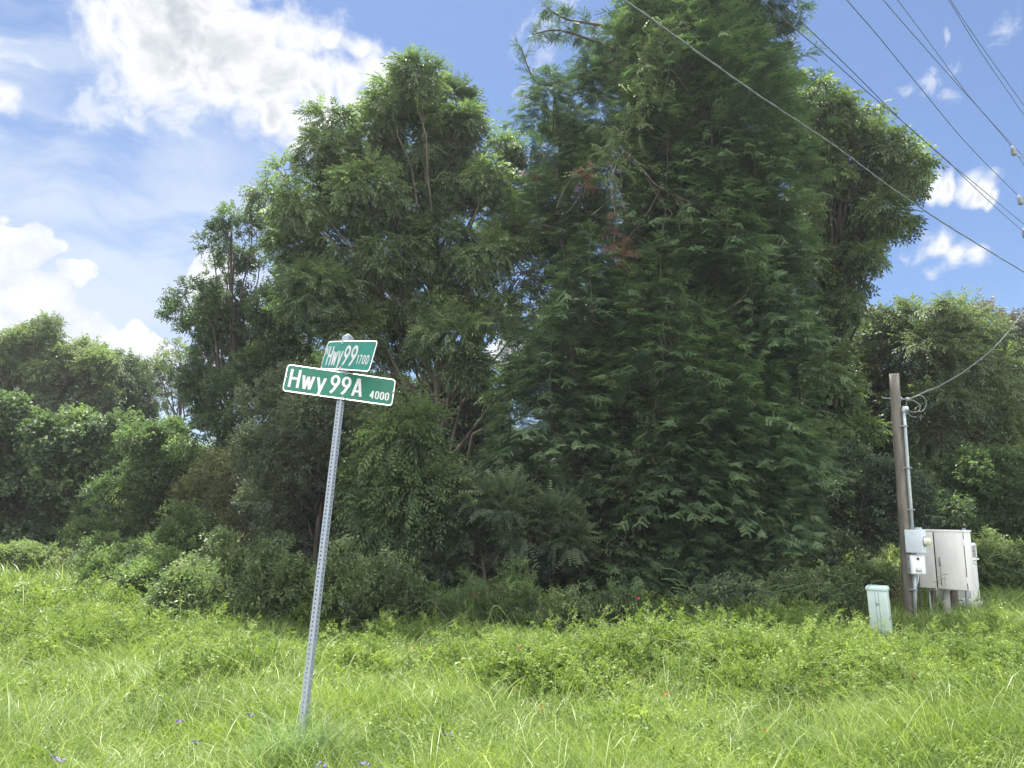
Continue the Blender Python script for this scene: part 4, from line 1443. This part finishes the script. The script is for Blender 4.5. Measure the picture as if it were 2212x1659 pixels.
    o = rebase(npmesh('dead_sprays', v, f, l, 'dead', root, t))
    tag(o, 'rust-brown dead needle sprays hanging in the conifer')
    return D


conifer()

# creepers on the conifer
def creeper(label, path, D, leaf, tpl, rpx, n, hang, tint0=.55):
    pts = smooth_path([P(x, y, D) for x, y in path], 40)
    root = thing('climbing_vine', label, 'vine', pts[-1])
    st_ = [(pts + RNG.normal(0, .01, pts.shape), np.full(40, .008))]
    for _ in range(hang):
        i = RNG.integers(0, 39)
        a = pts[i]
        b = a + np.array([RNG.normal(0, .5), RNG.normal(-.1, .1), -RNG.uniform(.3, 1.3)])
        st_.append((smooth_path([a, (a + b) / 2 + RNG.normal(0, .15, 3), b, b + RNG.normal(0, .2, 3)], 10), np.full(10, .0035)))
    rebase(tubes('stem', st_, 'twig', root, 4))
    idx = RNG.integers(0, 40, n)
    R = rpx * D / F
    pos = pts[idx] + RNG.normal(0, 1, (n, 3)) * np.array([R * .5, R * .25, R * .5])
    v, f, l, t = place(TP[tpl], pos, RNG.normal(size=(n, 3)) + np.array([0, -.6, -.3]), RNG.uniform(.6, 1.0, n), np.clip(RNG.normal(tint0, .2, n), 0, 1))
    rebase(npmesh('leaves', v, f, l, leaf, root, t))


creeper('light green creeper draped over the upper conifer', [(1470, 60), (1425, 90), (1400, 160), (1380, 240), (1330, 330), (1300, 370)], 15.1, 'pecan', 'pecan', 52, 150, 12, .75)
creeper('bare tangled creeper hanging down the middle of the conifer', [(1500, 440), (1420, 400), (1350, 330), (1320, 400), (1330, 480), (1320, 560)], 14.9, 'privet', 'simple', 20, 24, 16)
creeper('leafy creeper in the lower right of the conifer', [(1450, 620), (1440, 680), (1460, 760), (1420, 860), (1400, 960)], 14.7, 'bigleaf', 'simple', 52, 90, 9, .35)
creeper('heart-leaved creeper climbing by the conifer trunk', [(1400, 900), (1370, 1000), (1360, 1100), (1350, 1200), (1390, 1260)], 14.6, 'bigleaf', 'heart', 48, 90, 12, .25)

# ------------------------------------------------------------------ shrubs in front
def shrub(label, px, pyt, w, D, leaf='shrub', tpl='weedfar', dens=1.0, tint0=.45, cat='shrub', group=None, rc=(.14, .26), name='shrub'):
    b = P(px, 1200, D)
    b[2] = float(gz(b[0], b[1]))
    topz = P(px, pyt, D)[2]
    h = max(.3, topz - b[2])
    W_ = w * D / F
    bl = []
    n = max(3, int(W_ / h * 4) + 2)
    for i in range(n):
        x = (i + .5) / n * 2 - 1
        for k in range(2):
            R = h * (.34 + .12 * RNG.random()) * (1 - .3 * abs(x))
            bl.append((b + np.array([x * W_ + RNG.normal(0, .1), RNG.uniform(-.4, .4) * min(1, h), max(R * .6, (h - R) * (1 - .45 * x * x) * (1.0 if k else .45))]), R))
    for i in range(n + 3):
        x = RNG.uniform(-1.1, 1.1)
        bl.append((b + np.array([x * W_, RNG.uniform(-.3, .3), h * RNG.uniform(.55, 1.12) * (1 - .4 * x * x)]), h * RNG.uniform(.08, .16)))
    root = thing(name, label, cat, b, 0, group)
    st_ = []
    for c_, R in bl:
        st_.append((curve_pts(b + np.array([RNG.normal(0, .1), 0, 0]), c_ + np.array([0, 0, R * .6]), 5, 0, .03), np.linspace(.014, .004, 6)))
    cp = crown_parts(bl, tpl, rc=rc, dens=dens * .85, cl=1.3, tint0=tint0, fill=.45, up=.5, droop=.2)
    # upright or leaning leafy shoots that break the outline
    pos, dr, ti = [], [], []
    for _ in range(int(10 + W_ * 14)):
        x = RNG.uniform(-1.15, 1.15)
        p0 = b + np.array([x * W_, RNG.uniform(-.5, .3), h * RNG.uniform(.3, .85) * (1 - .35 * x * x)])
        d = unit(np.array([RNG.normal(.15 * x, .35), RNG.normal(-.1, .25), 1.0]))
        ln = RNG.uniform(.15, .5) * min(1.3, .5 + h * .5)
        st_.append((np.array([p0 - d * .2, p0 + d * ln * .5, p0 + d * ln]), np.array([.005, .004, .002])))
        for q in np.arange(0, ln, .05):
            pos.append(p0 + d * q)
            dr.append(d * .8 + RNG.normal(0, .5, 3))
            ti.append(np.clip(tint0 + .2 + RNG.normal(0, .15), 0, 1))
    v, f, l, t = merge([cp, place(TP['serrate' if tpl != 'feather' else 'feather'], np.array(pos), np.array(dr), RNG.uniform(.5, 1.0, len(pos)) * (1 if D < 14 else 1.3), np.array(ti))])
    rebase(tubes('stems', st_, 'twig', root, 4))
    rebase(npmesh('foliage', v, f, l, leaf, root, t))


SHR = [
    ('low grey-green shrub behind the sign post', 600, 1205, 60, 13.2, 'shrub', 'weedfar', 2.2, .4),
    ('rounded grey-green shrub just left of the sign post', 510, 1185, 60, 14.2, 'shrub', 'weedfar', 2.2, .5),
    ('shrub with twigs left of the rounded grey-green one', 430, 1225, 45, 12.9, 'shrub', 'weedfar', 2.0, .35),
    ('dark shrub dotted with red flowers at left', 335, 1195, 44, 15.5, 'vine', 'weedfar', 2.2, .55),
    ('upright feathery weed above the dark flowered shrub', 390, 1120, 34, 17.0, 'vine', 'weedfar', 1.6, .3),
    ('small dark shrub alone in the left grass', 225, 1215, 30, 17.5, 'vine', 'weedfar', 2.0, .5),
    ('pale shrub right of the sign post foot', 760, 1200, 60, 13.0, 'shrub', 'weedfar', 2.0, .5),
    ('twiggy pale shrub right of the sign post', 850, 1235, 42, 12.6, 'shrub', 'weedfar', 1.4, .2),
    ('feathery green vine mound under the privet', 1020, 1255, 40, 12.6, 'vine', 'feather', 3.0, .35),
    ('upright vine-covered shrub under the conifer edge', 1110, 1250, 36, 12.5, 'vine', 'weed', 2.6, .4),
    ('low grey-green shrub below the conifer', 1220, 1300, 60, 12.0, 'shrub', 'weed', 2.6, .45),
    ('vine mound at the conifer foot', 1340, 1290, 70, 12.2, 'vine', 'weed', 2.6, .15),
    ('trailing dark mound right of the conifer foot', 1560, 1270, 80, 13.0, 'privet', 'weedfar', 2.0, .6),
    ('shrub beside the rusty debris under the conifer', 1710, 1250, 60, 13.6, 'shrub', 'weedfar', 2.0, .3),
    ('shaded shrub left of the mint pedestal', 1800, 1270, 50, 14.0, 'shrub', 'weedfar', 2.0, .2),
    ('weedy shrub behind the equipment cabinets', 2130, 1170, 60, 18.5, 'shrub', 'weedfar', 1.8, .6),
    ('weedy shrub at the right edge', 2220, 1190, 50, 17.5, 'shrub', 'weedfar', 1.8, .6),
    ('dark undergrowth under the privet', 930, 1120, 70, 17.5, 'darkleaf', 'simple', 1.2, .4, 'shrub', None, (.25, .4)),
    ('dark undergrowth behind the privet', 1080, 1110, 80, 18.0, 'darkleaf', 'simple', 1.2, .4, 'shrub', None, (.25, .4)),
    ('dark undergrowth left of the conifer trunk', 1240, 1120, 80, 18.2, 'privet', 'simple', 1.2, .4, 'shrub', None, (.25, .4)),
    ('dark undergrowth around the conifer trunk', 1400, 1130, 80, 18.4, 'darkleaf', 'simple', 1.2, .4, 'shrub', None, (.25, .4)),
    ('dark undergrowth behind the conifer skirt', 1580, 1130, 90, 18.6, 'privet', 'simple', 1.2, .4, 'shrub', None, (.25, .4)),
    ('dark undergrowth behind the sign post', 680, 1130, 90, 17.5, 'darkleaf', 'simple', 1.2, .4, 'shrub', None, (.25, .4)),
    ('low leafy shrub between the pole and the dim bushes', 1860, 1215, 40, 16.5, 'shrub', 'weedfar', 1.8, .3),
    ('pale weed clump at the left edge', 60, 1185, 70, 20.0, 'shrub', 'weedfar', 1.6, .7),
    ('pale weed clump below the bright vines', 260, 1170, 80, 19.5, 'vine', 'weedfar', 1.6, .4),
]
for s_ in SHR:
    shrub(*s_)

# heap of dead sticks
def stick_heap(label, px, py, D, R, n, mat, name='brush_pile', cat='brush pile'):
    b = P(px, py, D)
    b[2] = float(gz(b[0], b[1]))
    lst = []
    for _ in range(n):
        c_ = b + np.array([RNG.normal(0, R * .4), RNG.normal(0, R * .3), abs(RNG.normal(0, R * .45))])
        d = rdir(1)[0]
        d[2] *= .5
        ln = RNG.uniform(.3, 1.0) * R
        lst.append((smooth_path([c_ - d * ln, c_ + RNG.normal(0, .12 * R, 3), c_ + d * ln, c_ + d * ln * 1.3 + RNG.normal(0, .2 * R, 3)], 8), np.linspace(.012, .005, 8)))
    o = tubes(name, lst, mat, None, 4)
    tag(o, label, cat)


stick_heap('heap of bare brown sticks left of the wooden pole', 1885, 1235, 16.5, .62, 150, 'twig')
stick_heap('small rusty brush heap under the right of the conifer', 1640, 1290, 14.2, .3, 70, 'dead')

# ------------------------------------------------------------------ ground cover (uncountable)
MOUNDS = []   # (x, y, height, sx, sy)
for (px, D, h, sx, sy) in [(1300, 7.0, .33, .5, .5), (1160, 7.0, .26, .6, .6), (1430, 7.6, .24, .6, .6), (1000, 7.8, .22, .5, .6), (1180, 6.2, .22, .5, .4), (1600, 6.6, .20, .7, .6), (1760, 7.2, .20, .9, .7), (1950, 7.4, .18, .8, .7), (1850, 6.0, .24, .7, .5), (2100, 6.6, .22, .8, .7), (2200, 8.2, .22, 1., .9), (1650, 8.4, .22, .8, .7),
                           (1850, 8.6, .04, .9, .8), (800, 6.9, .16, .5, .5), (480, 8.2, .16, .8, .7), (520, 6.6, .12, .6, .5), (250, 9.0, .22, 1., .8), (2150, 5.2, .16, .5, .4), (1350, 5.3, .10, .6, .4), (1550, 9.5, .15, .9, .7), (90, 12, .2, 1.6, 1.2), (330, 13, .22, 1.5, 1.2), (150, 15.5, .3, 2, 1.5), (1650, 11.8, .2, 1.2, .8), (1800, 12.0, .3, .7, .8), (900, 11.5, .1, 1, .8)] + [(px_, 12.6 + (k_ * 7 % 5) * .35, .22 + .05 * (k_ * 3 % 5), .45 + .1 * (k_ % 3), .5) for k_, px_ in enumerate(range(120, 1820, 75))]:
    p = P(px, 1200, D)
    MOUNDS.append((p[0], p[1], h, sx, sy))


def mound(x, y):
    z = np.zeros_like(x)
    for mx, my, h, sx, sy in MOUNDS:
        z = np.maximum(z, h * np.exp(-((x - mx) / sx) ** 2 - ((y - my) / sy) ** 2))
    return z


def pnoise(x, y, s, seed):
    r = np.random.default_rng(seed)
    out = np.zeros_like(x)
    for k in range(10):
        a = r.uniform(0, 2 * PI)
        w = s * r.uniform(.6, 2.2)
        out += np.sin((x * math.cos(a) + y * math.sin(a)) * w + r.uniform(0, 6.28))
    return out / 4.5


def scatter(n, y0, y1, p=2.0, margin=1.12):
    """points in the ground wedge the camera looks over, even in area"""
    u = RNG.random(n)
    y = np.sqrt(y0 * y0 + (y1 * y1 - y0 * y0) * u) if p == 2 else y0 * (y1 / y0) ** u
    x = (RNG.random(n) * 2 - 1) * (y * .70 * margin + .4)
    return x, y


def blades(x, y, z, h, w, lean, az, bend, tint, segs=4):
    n = len(x)
    t = np.linspace(0, 1, segs)
    out = np.zeros((n, segs * 2 - 1, 3))
    dx, dy = np.cos(az), np.sin(az)
    yaw = RNG.uniform(0, 2 * PI, n)
    wx, wy = np.cos(yaw), np.sin(yaw)
    for i, f in enumerate(t):
        hor = lean * f + bend * f ** 2.2
        ver = f - .45 * bend * f ** 3
        cx = x + dx * hor * h
        cy = y + dy * hor * h
        cz = z + ver * h
        ww = w * .5 * (1 - f ** 1.6)
        if i < segs - 1:
            out[:, 2 * i] = np.stack([cx - wx * ww, cy - wy * ww, cz], -1)
            out[:, 2 * i + 1] = np.stack([cx + wx * ww, cy + wy * ww, cz], -1)
        else:
            out[:, 2 * i] = np.stack([cx, cy, cz], -1)
    nvv = segs * 2 - 1
    base = (np.arange(n) * nvv)[:, None]
    q = []
    for i in range(segs - 2):
        q += [2 * i, 2 * i + 1, 2 * i + 3, 2 * i + 2]
    q += [2 * (segs - 2), 2 * (segs - 2) + 1, 2 * (segs - 1)]
    fl = (base + np.array(q)[None]).ravel()
    lt = np.tile(np.array([4] * (segs - 2) + [3]), n)
    return out.reshape(-1, 3), fl, lt, np.repeat(np.clip(tint, 0, 1), segs - 1)


def clearing(x, y):
    k = np.ones_like(x)
    for px, D in ((1900, 12.2), (1900, 11.4), (1965, 14.6), (2030, 14.8), (2085, 15.0)):
        p = P(px, 1200, D)
        k = np.minimum(k, .35 + .65 * np.clip(np.hypot(x - p[0], y - p[1]) / 1.1, 0, 1) ** 2)
    return k


HOLLOWS = []
for px, py, D in ((1170, 1545, 5.4), (1300, 1525, 5.7), (1395, 1505, 6.1), (1680, 1540, 5.5), (1960, 1490, 6.0), (2010, 1470, 6.3), (1120, 1425, 7.8), (1560, 1500, 6.2), (1830, 1420, 7.4), (2090, 1430, 7.1), (620, 1400, 8.0), (560, 1465, 6.6), (1450, 1420, 7.8), (950, 1480, 6.4), (1760, 1560, 5.2), (120, 1390, 8.6), (1240, 1455, 6.9)):
    p = P(px, py, D)
    HOLLOWS.append((p[0], p[1], RNG.uniform(.16, .34), RNG.uniform(.12, .26)))


def hollow(x, y):
    k = np.ones_like(x)
    for hx, hy, a, b in HOLLOWS:
        k = np.minimum(k, np.clip(((x - hx) / a) ** 2 + ((y - hy) / b) ** 2, 0, 1))
    return k


def weedmask(x, y):
    """1 where broad-leaved vines take over from grass"""
    m = mound(x, y)
    return np.clip(m * 7 + .45 * pnoise(x, y, 1.6, 5) - .22, 0, 1)


parts = []
for (n, y0, y1, h0, w0) in ((150000, 3.2, 5.6, .15, .0052), (110000, 5.2, 8.5, .17, .0078), (110000, 8, 13, .15, .0115), (70000, 12, 20, .20, .018), (30000, 18, 34, .32, .035)):
    x, y = scatter(n, y0, y1)
    wm = weedmask(x, y)
    k = (RNG.random(n) > wm * .85) & (hollow(x, y) > RNG.random(n) * .9)
    x, y, wm = x[k], y[k], wm[k]
    n = len(x)
    pn = pnoise(x, y, 2.2, 11)
    pn2 = pnoise(x, y, 5.0, 12)
    h = h0 * np.exp(RNG.normal(0, .35, n)) * (1 + .35 * pn) * (1 + .3 * sst(y, 9, 13))
    h = h * clearing(x, y)
    z = gz(x, y) + mound(x, y) * .5 - .01
    az = pnoise(x, y, 2.4, 13) * 2.6 + RNG.normal(0, 1.3, n) + 2.4
    parts.append(blades(x, y, z, h, w0 * RNG.uniform(.6, 1.3, n), RNG.uniform(.05, .5, n), az, RNG.uniform(.1, 1.0, n) ** 1.0, .42 + .14 * pn2 + RNG.normal(0, .17, n) + (RNG.random(n) < .05) * .4))
x, y = scatter(4500, 3.2, 9)
n = len(x)
parts.append(blades(x, y, gz(x, y) + mound(x, y) * .5, .27 * np.exp(RNG.normal(0, .3, n)), RNG.uniform(.004, .008, n), RNG.uniform(.1, .9, n), RNG.uniform(0, 2 * PI, n), RNG.uniform(.1, .9, n), RNG.normal(.62, .22, n), 6))
v, f, l, t = merge(parts)
tag(npmesh('grass', v, f, l, 'grass', None, t), 'long bright green roadside grass', kind='stuff')

parts = []
for (n, y0, y1, sc_, tp) in ((16000, 3.6, 7, .55, 'serrate'), (14000, 3.6, 7, .6, 'weed'), (15000, 3.6, 9, .9, 'feather'), (34000, 6, 10, .66, 'weed'), (16000, 6, 10, .75, 'serrate'), (26000, 9.5, 15, .75, 'weedfar'), (16000, 14, 24, 1.1, 'weedfar')):
    x, y = scatter(n, y0, y1, 2)
    wm = weedmask(x, y)
    k = (RNG.random(n) < wm * 1.0 + .05) & (pnoise(x, y, 9.0, 31) > -.75 + RNG.normal(0, .25, n)) & (hollow(x, y) > RNG.random(n) * .95)
    x, y = x[k], y[k]
    n = len(x)
    m = mound(x, y)
    ck = clearing(x, y) > .8
    x, y, m = x[ck], y[ck], m[ck]
    n = len(x)
    z = gz(x, y) + .03 + RNG.random(n) ** .7 * (.08 + m * (1.12 + .35 * pnoise(x, y, 6, 23)) + .07 * np.clip(pnoise(x, y, 4, 21), -1, 2))
    d = RNG.normal(size=(n, 3)) * np.array([.8, .8, .4]) + np.array([0, 0, .7])
    parts.append(place(TP[tp], np.stack([x, y, z], -1), d, sc_ * RNG.uniform(.7, 1.25, n), np.clip(.5 + .16 * pnoise(x, y, 2.6, 22) + RNG.normal(0, .15, n), 0, 1)))
# upright leafy shoots standing out of the vines
x, y = scatter(3400, 4.6, 12)
k = (weedmask(x, y) > .35) & (clearing(x, y) > .9)
x, y = x[k], y[k]
m = mound(x, y)
z0 = gz(x, y) + m * .8
hs = RNG.uniform(.10, .34, len(x)) * (1 + .3 * sst(y, 6, 10))
lx, ly = RNG.normal(0, .35, len(x)), RNG.normal(0, .25, len(x))
pos, dr = [], []
for q in range(9):
    f_ = q / 8
    pos.append(np.stack([x + lx * hs * f_ ** 1.5, y + ly * hs * f_ ** 1.5, z0 + hs * f_ + .05], -1))
    dr.append(RNG.normal(size=(len(x), 3)) * np.array([.7, .7, .3]) + np.array([0, 0, .45]))
pos, dr = np.concatenate(pos), np.concatenate(dr)
tb = np.tile(np.clip(RNG.normal(.55, .16, len(x)), 0, 1), 9)
parts.append(place(TP['weed'], pos, dr, RNG.uniform(.35, .6, len(pos)) * (1 + .5 * sst(pos[:, 1], 6, 11)), tb))
v, f, l, t = merge(parts)
tag(npmesh('ground_vines', v, f, l, 'weed', None, t), 'low bright green vines and weeds mounded through the grass', kind='stuff')


# tall arching grasses and trailing vine runners
def tall_grass(label, px, D, n, h, spread=.3, heads=True, w=.009, bendm=.8):
    b = P(px, 1200, D)
    b[2] = float(gz(b[0], b[1]))
    root = thing('tall_grass_clump', label, 'grass clump', b, 0)
    x = b[0] + RNG.normal(0, spread, n)
    y = b[1] + RNG.normal(0, spread * .7, n)
    z = gz(x, y) + mound(x, y) * .3
    v, f, l, t = blades(x, y, z, h * RNG.uniform(.45, 1.0, n), np.full(n, w), RNG.uniform(.1, .5, n), RNG.uniform(0, 2 * PI, n), RNG.uniform(.2, bendm, n), RNG.normal(.45, .2, n), 6)
    rebase(npmesh('blades', v, f, l, 'tallgrass', root, t))
    if heads:
        lst = []
        for _ in range(max(3, n // 14)):
            a = b + np.array([RNG.normal(0, spread), RNG.normal(0, spread * .6), 0])
            s_ = RNG.choice([-1, 1])
            H = h * RNG.uniform(1.1, 1.6)
            p_ = smooth_path([a, a + np.array([s_ * .05, 0, H * .5]), a + np.array([s_ * .2 * H, 0, H * .92]), a + np.array([s_ * .45 * H, 0, H])], 14)
            lst.append((p_, np.concatenate([np.full(9, .0025), np.full(5, .0055)])))
        for q in lst:
            rebase(tubes('seed_stalk', [q], 'tallgrass', root, 4))


TG = [('grass tuft around the foot of the leaning sign post', 652, 4.12, 380, .50, .11), ('tall arching grass with seed heads below the conifer', 1500, 11.0, 90, .75, .30), ('wide tall grass fan left of the mint pedestal', 1760, 11.6, 150, .62, .55), ('arching grass right of the conifer foot', 1640, 11.4, 90, .6, .4),
      ('spiky grass tuft under the cream cabinet', 2010, 14.6, 50, .5, .2), ('coarse grass fan right of the white cabinet', 2140, 15.5, 120, .8, .5), ('broad-bladed grass tuft low right of centre', 1440, 5.6, 40, .30, .16),
      ('broad-bladed grass tuft at the lower right', 1640, 5.0, 46, .32, .2), ('pale grass blades at the left edge', 40, 9.5, 70, .40, .35), ('arching grass clump low in the centre', 1240, 6.0, 50, .36, .22), ('thin grass clump right of the sign foot', 900, 10.8, 90, .4, .6)]
for i, a in enumerate(TG):
    tall_grass(*a, heads=(0 < i < 6), w=.006 if i == 0 else .009)


def runners(label, px, D, n, R, top):
    b = P(px, 1200, D)
    b[2] = float(gz(b[0], b[1]))
    lst = []
    for _ in range(n):
        x0 = b + np.array([RNG.normal(0, R * .6), RNG.normal(0, .2), top * RNG.uniform(.5, .9)])
        dx = RNG.normal(0, R * .6)
        p_ = smooth_path([x0, x0 + np.array([dx * .3, 0, .12]), x0 + np.array([dx * .8, -.1, .16 + RNG.normal(0, .05)]), x0 + np.array([dx * 1.1, -.15, .02 + RNG.normal(0, .06)])], 16)
        lst.append((p_, np.full(16, .0021)))
    root = thing('trailing_vine', label, 'vine', b)
    for q in lst:
        rebase(tubes('tendril', [q], 'stem', root, 4))


runners('bare yellow-green vine tendrils arching over the central weed mound', 1300, 6.9, 16, .6, .42)
runners('yellow-green vine tendrils arching beside the mint pedestal', 1930, 8.0, 14, .6, .38)
runners('yellow-green tendrils trailing across the lower right weeds', 1700, 6.0, 10, .7, .28)


# ------------------------------------------------------------------ flowers
def flower_mesh(name, mat, petals, R, r_in, cup, layers=1):
    V, Fl, Lt = [], [], []
    for q in range(layers):
        for k in range(petals):
            a = 2 * PI * (k + q * .5) / petals
            d = 2 * PI / petals * .42
            z = -q * R * .3
            i = len(V)
            V += [(0, 0, z - cup), (math.cos(a - d) * R * .6, math.sin(a - d) * R * .6, z), (math.cos(a) * R, math.sin(a) * R, z + cup * .3), (math.cos(a + d) * R * .6, math.sin(a + d) * R * .6, z)]
            Fl += [i, i + 1, i + 2, i + 3]
            Lt.append(4)
    V += [(0, 0, -cup), (r_in, 0, -R * 2.2), (-r_in, 0, -R * 2.2)]
    Fl += [len(V) - 3, len(V) - 2, len(V) - 1]
    Lt.append(3)
    o = npmesh(name, np.array(V), np.array(Fl), np.array(Lt), mat)
    me = o.data
    bpy.data.objects.remove(o)
    return me


redm = flower_mesh('red_flower', 'red', 5, .0145, .003, .006)
spots = []
for (cx_, cy_, D, n, sx, sy) in [(880, 1400, 8.2, 6, 18, 8), (950, 1395, 8.2, 5, 16, 10), (1040, 1420, 7.6, 5, 30, 14), (1180, 1440, 7.0, 10, 60, 26), (1110, 1405, 7.6, 4, 14, 10), (1300, 1470, 6.3, 8, 80, 26), (1190, 1530, 5.4, 3, 14, 6), (1390, 1500, 6.0, 5, 40, 16), (1600, 1360, 9.5, 6, 30, 12),
                                 (1480, 1330, 10.5, 8, 60, 12), (1740, 1450, 7.2, 5, 80, 30), (1680, 1520, 5.6, 4, 20, 6), (1740, 1525, 5.6, 2, 5, 3), (1670, 1560, 5.2, 5, 50, 12), (1850, 1380, 9.0, 7, 30, 8), (1985, 1470, 6.6, 12, 40, 20), (2130, 1450, 7.0, 8, 50, 20), (2200, 1440, 7.4, 3, 12, 12), (350, 1235, 15, 8, 30, 14), (420, 1200, 16, 4, 40, 12), (640, 1260, 12.9, 4, 60, 14),
                                 (1030, 1290, 12.4, 4, 20, 10), (1400, 1310, 11.8, 8, 60, 14), (1560, 1290, 12.2, 4, 50, 10)]:
    for _ in range(n):
        px, py = cx_ + RNG.normal(0, sx), cy_ + RNG.normal(0, sy)
        # where this line of sight meets the top of the plants
        r_ = ray(px, py)
        dd = D
        for q in range(60):
            p = np.array([0, 0, CAMZ]) + r_ * (2.5 + q * .2)
            if p[2] < float(gz(p[0], p[1])) + .12 + float(mound(np.array([p[0]]), np.array([p[1]]))[0]) * 1.1:
                break
        if q >= 59 or D > 11:
            p = P(px, py, D)
        spots.append(p)
for i, p in enumerate(spots[:130]):
    o = bpy.data.objects.new('red_flower', redm)
    link(o)
    o.location = Vector(p)
    o.rotation_euler = (PI / 2 * RNG.uniform(.3, 1.0), RNG.normal(0, .4), RNG.normal(0, .5))
    k = 1.15 if p[1] < 9 else 1.6
    o.scale = (k, k, k)
    tag(o, 'tiny star-shaped red flower scattered in the green vines', 'flower', 'small red star flowers in the vines')

pm = flower_mesh('purple_flower', 'purple', 9, .021, .002, .010, 3)
for (px, py, lab) in [(33, 1562, None), (425, 1600, None), (385, 1559, None), (130, 1640, None), (118, 1634, None), (545, 1540, None), (968, 1583, None), (788, 1650, None), (692, 1652, None)]:
    r_ = ray(px, py)
    for q in range(80):
        p = np.array([0, 0, CAMZ]) + r_ * (2.5 + q * .05)
        if p[2] < float(gz(p[0], p[1])) + .19:
            break
    root = thing('purple_wildflower', 'small purple wildflower head on a thin stem in the near grass', 'flower', on_ground(p), 0, 'purple wildflowers in the near grass')
    st_ = tubes('flower_stem', [(curve_pts(on_ground(p) - np.array(root.location), p - np.array(root.location), 4, 0, .004), [.0018] * 5)], 'stem', root, 4)
    for j in range(3 if lab is None else 1):
        o = bpy.data.objects.new('flower_head', pm)
        link(o, root)
        o.location = Vector(p + np.array([(j - 1) * .017, RNG.normal(0, .008), RNG.normal(0, .006)])) - root.location
        o.rotation_euler = (RNG.normal(.4, .3), RNG.normal(0, .3), RNG.uniform(0, 6))
        o.scale = (.42, .42, .42)
nf = sum(len(o.data.polygons) for o in bpy.data.objects if o.type == 'MESH')
print('OBJ', len(bpy.data.objects), 'polys', nf)


# ------------------------------------------------------------------ added haze volume imitating lens veiling glare, lifts the darks
if HAZE > 0:
    hm, ht = newmat('glare_haze')
    ho = ht.nodes.new('ShaderNodeOutputMaterial')
    hv = ht.nodes.new('ShaderNodeVolumePrincipled')
    hv.inputs['Color'].default_value = (.92, .96, 1, 1)
    hv.inputs['Density'].default_value = HAZE
    hv.inputs['Anisotropy'].default_value = 0.35
    ht.links.new(hv.outputs[0], ho.inputs['Volume'])
    bmh = bmesh.new()
    bmesh.ops.create_cube(bmh, size=1)
    meh = bpy.data.meshes.new('haze')
    bmh.to_mesh(meh)
    meh.materials.append(hm)
    hz = bpy.data.objects.new('haze', meh)
    COL.objects.link(hz)
    hz.location = (0, 95, 9)
    hz.scale = (410, 320, 24)
    tag(hz, 'thin added haze standing in for lens veiling glare', kind='stuff')
    SC.cycles.volume_max_steps = 64
